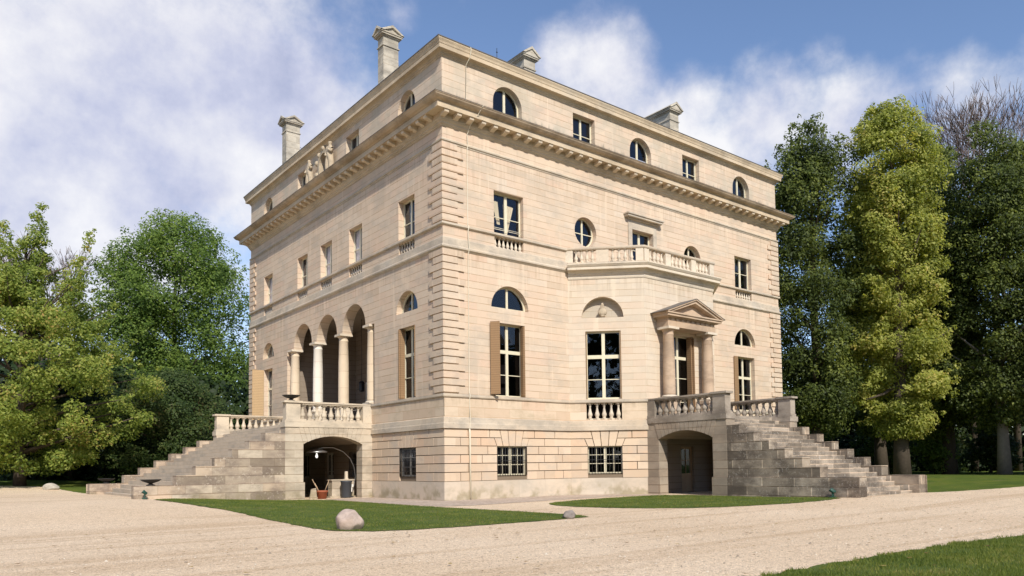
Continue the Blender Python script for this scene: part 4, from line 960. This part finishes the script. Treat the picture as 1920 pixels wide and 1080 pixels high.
def pebbles():
    r = np.random.RandomState(5); n = 7000
    X = r.uniform(-22, 12, n); Y = -24+ r.rand(n)**1.2*14-3.5
    k = np.array([inside(drive, a, b) and not inside(LAWN_N, a, b) and not inside(LAWN_L, a, b) and not inside(LAWN_R, a, b) for a, b in zip(X, Y)]); X, Y = X[k], Y[k]; n = len(X)
    Z = np.array([terrain(a, b) for a, b in zip(X, Y)]); sz = r.uniform(.008, .024, n)*(1+(r.rand(n) > .97)*.8)
    base = np.array([(1, 0, 0), (-.5, .87, 0), (-.5, -.87, 0), (.1, .1, .8), (0, 0, -.5)]); a = r.uniform(0, 2*PI, n)
    V = np.empty((n, 5, 3)); st = r.uniform(.6, 1.3, (n, 1))
    V[:, :, 0] = X[:, None]+sz[:, None]*(np.cos(a)[:, None]*base[:, 0]-np.sin(a)[:, None]*base[:, 1]*st); V[:, :, 1] = Y[:, None]+sz[:, None]*(np.sin(a)[:, None]*base[:, 0]+np.cos(a)[:, None]*base[:, 1]*st); V[:, :, 2] = Z[:, None]+sz[:, None]*base[:, 2]
    F = np.array([(0, 1, 3), (1, 2, 3), (2, 0, 3)]); F = (np.arange(n)*5)[:, None, None]+F[None]
    N = NT('loose_pebbles'); g = N.n('ShaderNodeNewGeometry').outputs['Random Per Island']
    N.princ(N.ramp(g, [(.0, (.32, .26, .2)), (.25, (.52, .42, .31)), (.7, (.66, .54, .4)), (1., (.76, .67, .54))]), .9, .2)
    o = link_mesh('loose_gravel', npmesh('loose_gravel', V.reshape(-1, 3), F.reshape(-1, 3), N.m, 3)); tag(o, 'loose pebbles scattered over the pale gravel drive', 'gravel', None, 'stuff')
pebbles()
def fallen_leaves():
    r = np.random.RandomState(9); n = 900; X = r.uniform(-22, 26, n); Y = r.uniform(-27, -8, n); Z = np.array([terrain(a, b) for a, b in zip(X, Y)])+.03
    a = r.uniform(0, 2*PI, n); s_ = r.uniform(.03, .07, n); V = np.empty((n, 4, 3))
    for q, (du, dv, dz) in enumerate(((1, 0, .2), (0, .6, 0), (-1, 0, .3), (0, -.6, .05))):
        V[:, q, 0] = X+s_*(np.cos(a)*du-np.sin(a)*dv); V[:, q, 1] = Y+s_*(np.sin(a)*du+np.cos(a)*dv); V[:, q, 2] = Z+s_*dz*.5
    N = NT('dry_leaf'); g = N.n('ShaderNodeNewGeometry').outputs['Random Per Island']; N.princ(N.ramp(g, [(0., (.12, .06, .025)), (.5, (.26, .14, .05)), (1., (.36, .27, .09))]), .8, .2)
    tag(link_mesh('fallen_leaves', npmesh('fallen_leaves', V.reshape(-1, 3), np.arange(n*4).reshape(-1, 4), N.m, 4)), 'dry brown leaves scattered on the lawns and drive', 'fallen leaves', None, 'stuff')
fallen_leaves()
def grass(name, poly, dens, h, w, seed, dz=.008, view=None, label=None):
    r = np.random.RandomState(seed); bx = [p[0] for p in poly]; by = [p[1] for p in poly]
    n = int((max(bx)-min(bx))*(max(by)-min(by))*dens); X = r.uniform(min(bx), max(bx), n); Y = r.uniform(min(by), max(by), n)
    ins = np.zeros(n, bool); m = len(poly)
    for i in range(m):
        x1, y1 = poly[i]; x2, y2 = poly[i-1]
        if abs(y2-y1) < 1e-9: continue
        ins ^= ((y1 > Y) != (y2 > Y)) & (X < (x2-x1)*(Y-y1)/(y2-y1)+x1)
    if view is not None: ins &= view(X, Y)
    wear = np.sin(X*2.1+1.7*np.sin(Y*1.3))*np.sin(Y*1.9+1.1*np.sin(X*.9+2))+.5*np.sin(X*5.3+Y*3.1)*np.sin(Y*6.1-X*2.2)
    ins &= r.rand(n) < np.clip(.78+.45*wear, .12, 1)
    X = X[ins]; Y = Y[ins]; n = len(X)
    Z = np.array([terrain(a, b) for a, b in zip(X, Y)])+dz-.01
    a = r.uniform(0, 2*PI, n); hh = h*r.uniform(.5, 1.25, n); ww = w*r.uniform(.6, 1.3, n); l = r.uniform(0, .9, n)*hh; b = r.uniform(0, 2*PI, n)
    c, s = np.cos(a)*ww/2, np.sin(a)*ww/2
    V = np.empty((n, 3, 3)); V[:, 0] = np.stack([X-c, Y-s, Z], 1); V[:, 1] = np.stack([X+c, Y+s, Z], 1); V[:, 2] = np.stack([X+l*np.cos(b), Y+l*np.sin(b), Z+hh], 1)
    o = link_mesh(name, npmesh(name, V.reshape(-1, 3), np.arange(n*3).reshape(-1, 3), M['grass'], 3)); tag(o, label, 'grass', None, 'stuff'); return o
grass('grass', LAWN_L, 480, .045, .018, 1, label='short mown grass on the left lawn before the pale staircase'); grass('grass', LAWN_R, 420, .045, .02, 2, label='short mown grass on the lawn before the right facade')
E2 = lambda X, Y: (Y > -29.0) & ((X+18.7)*.56-(Y+29.5)*.83 > -9)
grass('grass', subdiv(LAWN_N, .22, .16, 6), 2200, .055, .013, 3, view=lambda X, Y: (X > -16) & (X < 12) & (Y > -30), label='longer rough grass in the near right corner')

# ------------------------------------------------------------------ trees
def leaf_mesh(name, blobs, n, size, mat, seed, up=.5):
    """blobs: (x,y,z,rx,rz); leaves sit mostly in the outer shell of each clump"""
    r = np.random.RandomState(seed); B = np.array(blobs); wgt = B[:, 3]**2; k = r.choice(len(B), n, p=wgt/wgt.sum())
    d = r.normal(size=(n, 3)); d[:, 2] += .15; d /= np.linalg.norm(d, axis=1)[:, None]
    rad = np.where(r.rand(n) < .72, r.uniform(.72, 1.12, n), r.uniform(.1, .8, n))
    C = B[k, :3]+d*rad[:, None]*np.stack([B[k, 3], B[k, 3], B[k, 4]], 1)
    nrm = d*.75+r.normal(size=(n, 3))*.45+np.array([-.18, -.5, up]); nrm /= np.linalg.norm(nrm, axis=1)[:, None]
    t = np.cross(nrm, r.normal(size=(n, 3))); t /= np.linalg.norm(t, axis=1)[:, None]+1e-9; b = np.cross(nrm, t)
    s = size*r.uniform(.55, 1.3, n)[:, None]
    V = np.empty((n, 4, 3)); V[:, 0] = C-t*s*.6; V[:, 1] = C+b*s*.34-nrm*s*.06; V[:, 2] = C+t*s*.6-nrm*s*.1; V[:, 3] = C-b*s*.34-nrm*s*.06
    return npmesh(name, V.reshape(-1, 3), np.arange(n*4).reshape(-1, 4), mat, 4)
def crown_blobs(H, prof, n, seed, size=(1.0, 1.9), flat=.75, off=(0, 0), inner=.25, lean=(0, 0), tufts=.8):
    """prof: list of (height fraction, radius)"""
    r = random.Random(seed); out = []
    hs = [p[0] for p in prof]; rs = [p[1] for p in prof]; cum = np.cumsum([rs[i]+.3 for i in range(len(rs))])
    while len(out) < n:
        f = r.uniform(hs[0], hs[-1]); R = float(np.interp(f, hs, rs))
        if r.random() > (R+.4)/(max(rs)+.4): continue
        a = r.uniform(0, 2*PI); q = (r.uniform(.72, 1.0) if r.random() > inner else r.uniform(.1, .7))
        q *= 1+.14*math.sin(3*a+seed+5*f)+.1*math.sin(7*f*6.28+a)
        s = r.uniform(*size)*min(1, .45+R/(max(rs)))
        rr = max(0, R-s*.6)*q
        out.append((off[0]+rr*math.cos(a)+lean[0]*f, off[1]+rr*math.sin(a)+lean[1]*f, f*H, s, s*flat))
    for _ in range(int(n*tufts)):          # small tufts that break the outline
        f = hs[0]+(hs[-1]-hs[0])*r.random()**.85; R = float(np.interp(f, hs, rs)); a = r.uniform(0, 2*PI); q = R*r.uniform(.9, 1.1)+r.uniform(-.1, .35); s = r.uniform(.22, .55)*size[1]*.5
        out.append((off[0]+q*math.cos(a)+lean[0]*f, off[1]+q*math.sin(a)+lean[1]*f, f*H+r.uniform(-.2, .4), s, s*r.uniform(.6, 1.3)))
    return out
def trunk_mesh(mb, H, r0, blobs, seed, fork=.3, nl=14, base=(0, 0), spread=1.0, lean=(0, 0)):
    r = random.Random(seed); top = H*.86
    pts = []; rad = []
    for k in range(8):
        f = k/7; pts.append((base[0]+r.uniform(-.12, .12)*f*2+lean[0]*f, base[1]+r.uniform(-.12, .12)*f*2+lean[1]*f, -.3+f*top)); rad.append(r0*(1.25 if k == 0 else 1)*(1-.9*f)+.02)
    mb.tube(pts, rad, 9)
    for b in r.sample(blobs, min(nl, len(blobs))):
        z0 = max(fork*H, b[2]-r.uniform(.15, .3)*H*.6); z0 = min(z0, top*.9); f = (z0+.3)/top; i = min(6, int(f*7)); g = f*7-i
        p0 = Vector(pts[i]).lerp(Vector(pts[i+1]), g); p1 = Vector(b[:3]); m = p0.lerp(p1, .5)+Vector((r.uniform(-.3, .3), r.uniform(-.3, .3), r.uniform(-.2, .5)))
        rr = r0*(1-.85*f)*.45+.02; mb.tube([p0, m, p1], [rr, rr*.6, rr*.2], 5)
def tree(name, loc, H, prof, nblob, nleaf, lsize, lmat, seed, label, cat='tree', group=None, r0=.35, bark='bark', nl=14, size=(1.0, 1.9), fork=.25, flat=.75, inner=.25, lean=(0, 0), extra=None):
    root = empty(name, (loc[0], loc[1], terrain(*loc[:2])), label, cat, group)
    bl = crown_blobs(H, prof, nblob, seed, size, flat, inner=inner, lean=lean)
    if extra: bl += extra
    mb = MB(); trunk_mesh(mb, H, r0, bl, seed, fork, nl, lean=lean); mb.build('trunk', M[bark], root)
    link_mesh('crown', leaf_mesh('crown', bl, nleaf, lsize, M[lmat], seed), root); return root
GL = 'tall lindens beyond the dark staircase'; 
def leader(dx, up0, up1, depth=0.0, seed=0, w0=.85):
    r = random.Random(seed); out = []; n = int((up1-up0)/.3)
    for k in range(n):
        f = k/(n-1); w = w0*(1-.55*f)*r.uniform(.6, 1.1); x = dx*(.55+.45*f)+r.uniform(-.9, .9)*(1.15-f)
        out.append((.773*x-.63*depth+r.uniform(-.8, .8)*(1.1-f), -.635*x-.77*depth+r.uniform(-.8, .8)*(1.1-f), up0+(up1-up0)*f+r.uniform(-.3, .3), w*.7, w*.55))
    return out
tree('maple_tree', (-13.2, 31.2), 20.0, [(.06, 3.2), (.11, 5.6), (.2, 7.0), (.3, 7.6), (.42, 7.2), (.54, 5.4), (.66, 3.6), (.76, 1.8), (.82, .6)], 210, 100000, .165, 'leaf_maple', 21, 'pale yellow-green maple with open crown left of the house', r0=.32, nl=60, size=(.5, 1.15), inner=.4, fork=.1, flat=.75,
     extra=leader(1.3, 11, 18.7, .5, 1, 1.3)+leader(5.2, 9.5, 16.8, 1, 2, 1.0)+leader(-1.6, 11, 17.6, 0, 3, 1.4)+leader(-4.0, 9, 15.8, 1, 4, 1.3)+leader(3.0, 10, 15.2, -1, 5, .9)+leader(6.6, 6.5, 11.6, 1, 6, 1.0)+leader(.2, 10, 16.2, -1.5, 7, 1.2))
tree('broadleaf_tree', (.2, 47.5), 25.2, [(.2, 4.0), (.32, 6.3), (.5, 7.0), (.66, 7.0), (.8, 6.2), (.91, 4.4), (1.0, 1.6)], 210, 110000, .21, 'leaf_round', 33, 'dense rounded dark green tree behind the pale staircase', r0=.5, nl=22, size=(1.2, 2.2), inner=.2)
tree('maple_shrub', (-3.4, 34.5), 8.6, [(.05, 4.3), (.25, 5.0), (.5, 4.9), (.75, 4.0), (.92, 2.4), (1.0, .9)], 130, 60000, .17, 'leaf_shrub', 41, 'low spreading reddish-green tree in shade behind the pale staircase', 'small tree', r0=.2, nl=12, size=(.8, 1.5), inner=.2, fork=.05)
lin = [(.14, 1.6), (.2, 3.1), (.35, 3.7), (.55, 3.7), (.72, 3.4), (.86, 2.5), (.95, 1.5), (1.0, .5)]
tree('linden_tree', (33.6, 1.2), 27.6, [(.15, 2.2), (.25, 3.6), (.5, 3.9), (.75, 3.7), (.88, 2.6), (.96, 1.3), (1.0, .5)], 200, 90000, .19, 'leaf_dark', 51, 'dark green columnar linden directly right of the house', group=GL, r0=.5, size=(.8, 1.6))
tree('linden_tree', (37.0, -3.4), 27.6, [(.12, 1.6), (.17, 3.0), (.28, 3.5), (.42, 3.2), (.55, 3.3), (.68, 3.2), (.8, 3.7), (.9, 3.0), (.97, 1.7), (1.0, .8)], 330, 125000, .18, 'leaf_bright', 57, 'tall slender yellow-green linden standing in full sun', group=GL, r0=.52, size=(.6, 1.3), inner=.2, flat=.65)
tree('linden_tree', (47.5, -2.4), 27.5, lin, 190, 76000, .2, 'leaf_dark', 63, 'dark linden second from the right, behind the sunlit one', group=GL, r0=.5, size=(.9, 1.8))
tree('linden_tree', (45.4, -7.2), 27.2, [(.14, 1.8), (.22, 3.4), (.4, 3.9), (.6, 3.7), (.8, 3.2), (.92, 2.0), (1.0, .6)], 200, 90000, .185, 'leaf_dark', 69, 'dark linden at the right edge with pale straight trunk', group=GL, r0=.42, bark='bark_pale', size=(.8, 1.6))
tree('linden_tree', (44.0, 1.6), 25, lin, 150, 24000, .36, 'leaf_dark', 71, 'dark linden half hidden behind the sunlit one', group=GL, r0=.5, size=(.9, 1.8))
tree('linden_tree', (50.5, -8.5), 27, lin, 150, 24000, .36, 'leaf_dark', 77, 'dark linden in the back row at the right edge', group=GL, r0=.5, size=(.9, 1.8))
tree('linden_tree', (56.5, 2.5), 26, lin, 130, 20000, .4, 'leaf_dark', 79, 'dark linden in the back row between two nearer ones', group=GL, r0=.5, size=(1, 2))
# the rest of the row, to the right of the view, shading it
tree('linden_tree', (43.0, -20.5), 25, lin, 130, 15000, .42, 'leaf_dark', 83, 'dark linden outside the right edge of the view', group=GL, r0=.5, size=(1, 2))
tree('linden_tree', (49.5, -16.5), 26, lin, 130, 15000, .42, 'leaf_dark', 89, 'dark linden further outside the right edge of the view', group=GL, r0=.5, size=(1, 2))
# bare-crowned trees
def bare(name, loc, H, seed, label, r0=.3, spread=.5, group=None):
    r = random.Random(seed); mb = MB()
    def grow(p, d, L, rad, lev):
        q = p+d*L; m = p.lerp(q, .5)+Vector((r.uniform(-1, 1), r.uniform(-1, 1), r.uniform(-.3, .3)))*L*.05
        mb.tube([p, m, q], [rad, rad*.85, rad*.65], 5 if lev < 3 else 3)
        if lev >= 7: return
        for _ in range(2 if lev < 2 else 3 if lev < 5 else 2):
            nd = (d+Vector((r.uniform(-1, 1), r.uniform(-1, 1), r.uniform(-.15, .6)))*spread).normalized(); grow(q, nd, L*r.uniform(.62, .82), max(.02, rad*.6), lev+1)
    root = empty(name, (loc[0], loc[1], terrain(*loc[:2])), label, 'tree', group)
    t = MB(); t.tube([(0, 0, -.3), (.1, 0, H*.2), (0, .1, H*.4)], [r0*1.2, r0, r0*.8], 8); t.build('trunk', M['bark'], root)
    for k in range(4): grow(Vector((0, .1, H*.4-.2)), Vector((r.uniform(-.4, .4), r.uniform(-.4, .4), 1)).normalized(), H*.17, r0*.6, 1)
    mb.build('crown', M['twig'], root); return root
GB = 'bare-crowned trees behind the lindens'
for (x, y, H, sd, lab) in ((61.5, 1.0, 39, 3, 'leafless purplish crown directly behind the sunlit linden'), (64.5, -1.8, 38, 5, 'leafless purplish crown in the middle of the bare group'), (67, -4.0, 40, 8, 'leafless tall crown at the right edge of the view')):
    bare('bare_tree', (x, y), H, sd, lab, group=GB, spread=.42)
bare('bare_tree', (-8.5, 57), 23.5, 12, 'bare grey-twigged tree behind the pale maple', spread=.5)
t = tree('young_tree', (42.5, 5.2), 6.2, [(.55, .5), (.75, 1.0), (1.0, .4)], 14, 900, .22, 'leaf_lit', 91, 'thin young tree with a pale straight trunk past the dark staircase', r0=.1, bark='bark_pale', nl=5, size=(.4, .7))
GS = 'shrubs under the lindens'
def shrub(x, y, H, R, mat, seed, label, n=7000, ls=.22):
    return tree('shrub', (x, y), H, [(.05, R*.8), (.3, R), (.65, R*.85), (1.0, R*.3)], int(26+R*8), n, ls, mat, seed, label, 'shrub', GS, r0=.07, nl=8, size=(.5, 1.0), inner=.3, fork=.02)
shrub(46, 8.5, 6.4, 3.0, 'leaf_lit', 101, 'sunlit green shrub behind the steps left of the thin young tree', 11000); shrub(50, 4.5, 5.4, 2.6, 'leaf_lit', 103, 'green shrub behind the steps right of the thin young tree', 9000)
shrub(47.5, -1.2, 4.6, 1.7, 'leaf_lit', 107, 'yellow-green shrub between the twin trunks and the lawn', 7000); shrub(53, -3.5, 4.2, 2.4, 'leaf_shrub', 109, 'dark shrub under the middle lindens', 8000)
shrub(56, -8.5, 4.5, 2.6, 'leaf_shrub', 113, 'dark shrub right of the pale linden trunk', 8000); shrub(58.5, 3.0, 6, 3, 'leaf_shrub', 127, 'tall dark shrub behind the twin linden trunks', 8000)
shrub(42, 12.5, 5.5, 2.6, 'leaf_lit', 131, 'light green shrub just past the far stair wall', 7000)
# woodland edge: far masses nobody could count
def wood(name, pts, H, R, n, ls, seed, label, mat='leaf_wood'):
    bl = []
    r = random.Random(seed)
    for (x0, y0), (x1, y1), cnt in pts:
        for _ in range(cnt):
            t_ = r.random(); x = x0+(x1-x0)*t_+r.uniform(-4, 4); y = y0+(y1-y0)*t_+r.uniform(-4, 4); h = H*r.uniform(.0, 1)**(.8 if r.random() < .7 else 3); s = R*r.uniform(.6, 1.2)
            bl.append((x, y, h+terrain(x, y), s, s*.8))
    o = link_mesh(name, leaf_mesh(name, bl, n, ls, M[mat], seed)); tag(o, label, 'woodland', None, 'stuff')
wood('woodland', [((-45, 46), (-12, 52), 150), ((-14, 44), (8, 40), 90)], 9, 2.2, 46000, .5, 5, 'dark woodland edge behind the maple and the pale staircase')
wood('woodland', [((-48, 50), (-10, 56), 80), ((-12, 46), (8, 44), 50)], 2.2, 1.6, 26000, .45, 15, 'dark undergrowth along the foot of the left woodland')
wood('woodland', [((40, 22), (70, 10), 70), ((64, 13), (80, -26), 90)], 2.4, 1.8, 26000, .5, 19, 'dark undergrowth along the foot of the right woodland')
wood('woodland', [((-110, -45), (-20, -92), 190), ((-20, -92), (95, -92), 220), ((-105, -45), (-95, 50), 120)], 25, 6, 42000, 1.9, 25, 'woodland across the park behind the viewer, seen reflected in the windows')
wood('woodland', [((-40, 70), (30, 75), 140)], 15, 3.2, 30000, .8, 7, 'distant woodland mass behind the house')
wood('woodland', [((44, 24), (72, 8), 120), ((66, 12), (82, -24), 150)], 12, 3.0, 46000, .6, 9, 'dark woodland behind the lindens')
# a second trunk of the maple and a shaded trunk
mb = MB(); mb.tube([(0, 0, -.3), (.15, .1, 2.5), (.1, 0, 7)], [.3, .24, .12], 8); root = empty('conifer_trunk_tree', (-9.0, 40.5, terrain(-9, 40.5)), 'straight reddish trunk in the shade beside the maple', 'tree'); root.name = 'shade_tree'; mb.build('trunk', M['bark'], root)
link_mesh('crown', leaf_mesh('crown', crown_blobs(9, [(.45, 2.6), (.7, 3.0), (1.0, 1.2)], 50, 17, (.8, 1.6)), 9000, .4, M['leaf_wood'], 17), root)

# ------------------------------------------------------------------ light, sky, camera
SD = Vector((1, 2.8, -2.4)).normalized()
el = math.asin(-SD.z); az = math.atan2(-SD.x, -SD.y)
ld = bpy.data.lights.new('sun', 'SUN'); ld.energy = 4.6; ld.angle = math.radians(.55); ld.color = (1, .94, .84)
lo = bpy.data.objects.new('sun', ld); COL.objects.link(lo); lo.rotation_euler = SD.to_track_quat('-Z', 'Y').to_euler(); lo.location = (-20, -60, 50)
w = bpy.data.worlds.new('World'); sc.world = w; w.use_nodes = True; t = w.node_tree; t.nodes.clear()
class WT(NT):
    def __init__(s, tree): s.t = tree; s.out = s.n('ShaderNodeOutputWorld')
N = WT(t)
sky = N.n('ShaderNodeTexSky', sky_type='NISHITA'); sky.sun_disc = False; sky.sun_elevation = el; sky.sun_rotation = az; sky.air_density = 1.0; sky.dust_density = .6; sky.ozone_density = 2.2
bg = N.n('ShaderNodeBackground'); bg.inputs[1].default_value = .15; N.L(N.mix(1.0, sky.outputs[0], (1.0, 1.0, 1.06), 'MULTIPLY'), bg.inputs[0])
d = N.n('ShaderNodeTexCoord').outputs['Generated']
CAMP = (-18.6944, -29.4808, 1.5082)
CR = Vector((.77272688, -.6345842, -.01400215)); CU = Vector((-.02299732, -.05003521, .99848265)); CF = Vector((.63432191, .77123237, .05325729))
FPX, PCX, PCY = 1427.723, 1009.514, 797.7155
def dirpx(u, v): return (CF+CR*(u-PCX)/FPX-CU*(v-PCY)/FPX).normalized()
x, y, z = N.sep(d)
iz = N.math('DIVIDE', 1.0, N.math('ADD', N.math('MAXIMUM', z, 0.0), .22))
cvx = N.n('ShaderNodeCombineXYZ'); N.L(N.math('MULTIPLY', x, iz), cvx.inputs[0]); N.L(N.math('MULTIPLY', y, iz), cvx.inputs[1]); N.L(N.math('MULTIPLY', z, .6), cvx.inputs[2])
fb = N.noise(N.scalev(d, 1, 1, 1.5), 3.6, 10, .55, .0); fb2 = N.noise(d, 3.0, 8, .55, .0); fb3 = N.noise(d, 10, 8, .6, .0)
# cloud banks as lobes of sky direction
lobes = [((150, 150), .30, .9), ((420, 200), .26, 1.0), ((100, 330), .3, .9), ((480, 60), .14, .55), ((300, 420), .25, .55), ((560, 300), .13, .7), ((1150, 160), .13, .62), ((1300, 210), .12, .62), ((1060, 130), .09, .5), ((1420, 260), .15, .75), ((1600, 250), .14, .6), ((1800, 260), .13, .45), ((1540, 100), .06, .42), ((750, 40), .04, .3), ((1250, 300), .16, .8), ((-400, 200), .5, .9)]
acc = None
for (u_, v_), s_, a_ in lobes:
    dp = N.n('ShaderNodeVectorMath', operation='DISTANCE'); N.L(d, dp.inputs[0]); dp.inputs[1].default_value = dirpx(u_, v_)
    m_ = N.math('MULTIPLY', N.step(dp.outputs['Value'], s_*1.15, 0.0), a_)
    acc = m_ if acc is None else N.math('MAXIMUM', acc, m_)
elsew = N.math('MULTIPLY', N.step(y, .1, -.4), .2)      # broken cloud behind the camera
acc = N.math('MAXIMUM', acc, elsew)
cf = N.math('ADD', acc, N.math('MULTIPLY', N.math('SUBTRACT', fb, .5), 1.55))
cf = N.math('ADD', cf, N.math('MULTIPLY', N.math('SUBTRACT', fb3, .5), .7))
cov = N.step(cf, .18, .7)
shade = N.math('ADD', N.math('ADD', N.math('MULTIPLY', fb2, .85), N.math('MULTIPLY', fb3, .5)), N.math('MULTIPLY', z, -.15))
cc = N.ramp(shade, [(.44, (.46, .5, .69)), (.53, (.62, .645, .81)), (.62, (.81, .815, .9)), (.72, (1., .99, 1.))])
bgc = N.n('ShaderNodeBackground'); N.L(cc, bgc.inputs[0]); bgc.inputs[1].default_value = .92
mx = N.n('ShaderNodeMixShader'); N.L(N.math('MULTIPLY', cov, .93), mx.inputs[0]); N.L(bg.outputs[0], mx.inputs[1]); N.L(bgc.outputs[0], mx.inputs[2]); N.L(mx.outputs[0], N.out.inputs[0])

cd = bpy.data.cameras.new('camera'); cam = bpy.data.objects.new('camera', cd); COL.objects.link(cam); sc.camera = cam
cd.sensor_width = 36; cd.sensor_fit = 'HORIZONTAL'; cd.lens = FPX/1920*36; cd.shift_x = -(PCX-960)/1920; cd.shift_y = (PCY-540)/1920; cd.clip_start = .1; cd.clip_end = 3000
R = Matrix((CR, CU, -CF)).transposed().to_4x4(); R.translation = Vector(CAMP); cam.matrix_world = R
sc.view_settings.view_transform = 'Standard'; sc.view_settings.look = 'None'; sc.view_settings.exposure = 0.12; sc.view_settings.gamma = 1
sc.cycles.max_bounces = 6; sc.cycles.transparent_max_bounces = 12; sc.cycles.use_denoising = True
try: sc.cycles.denoiser = 'OPENIMAGEDENOISE'
except Exception: pass
sc.cycles.sample_clamp_indirect = 6
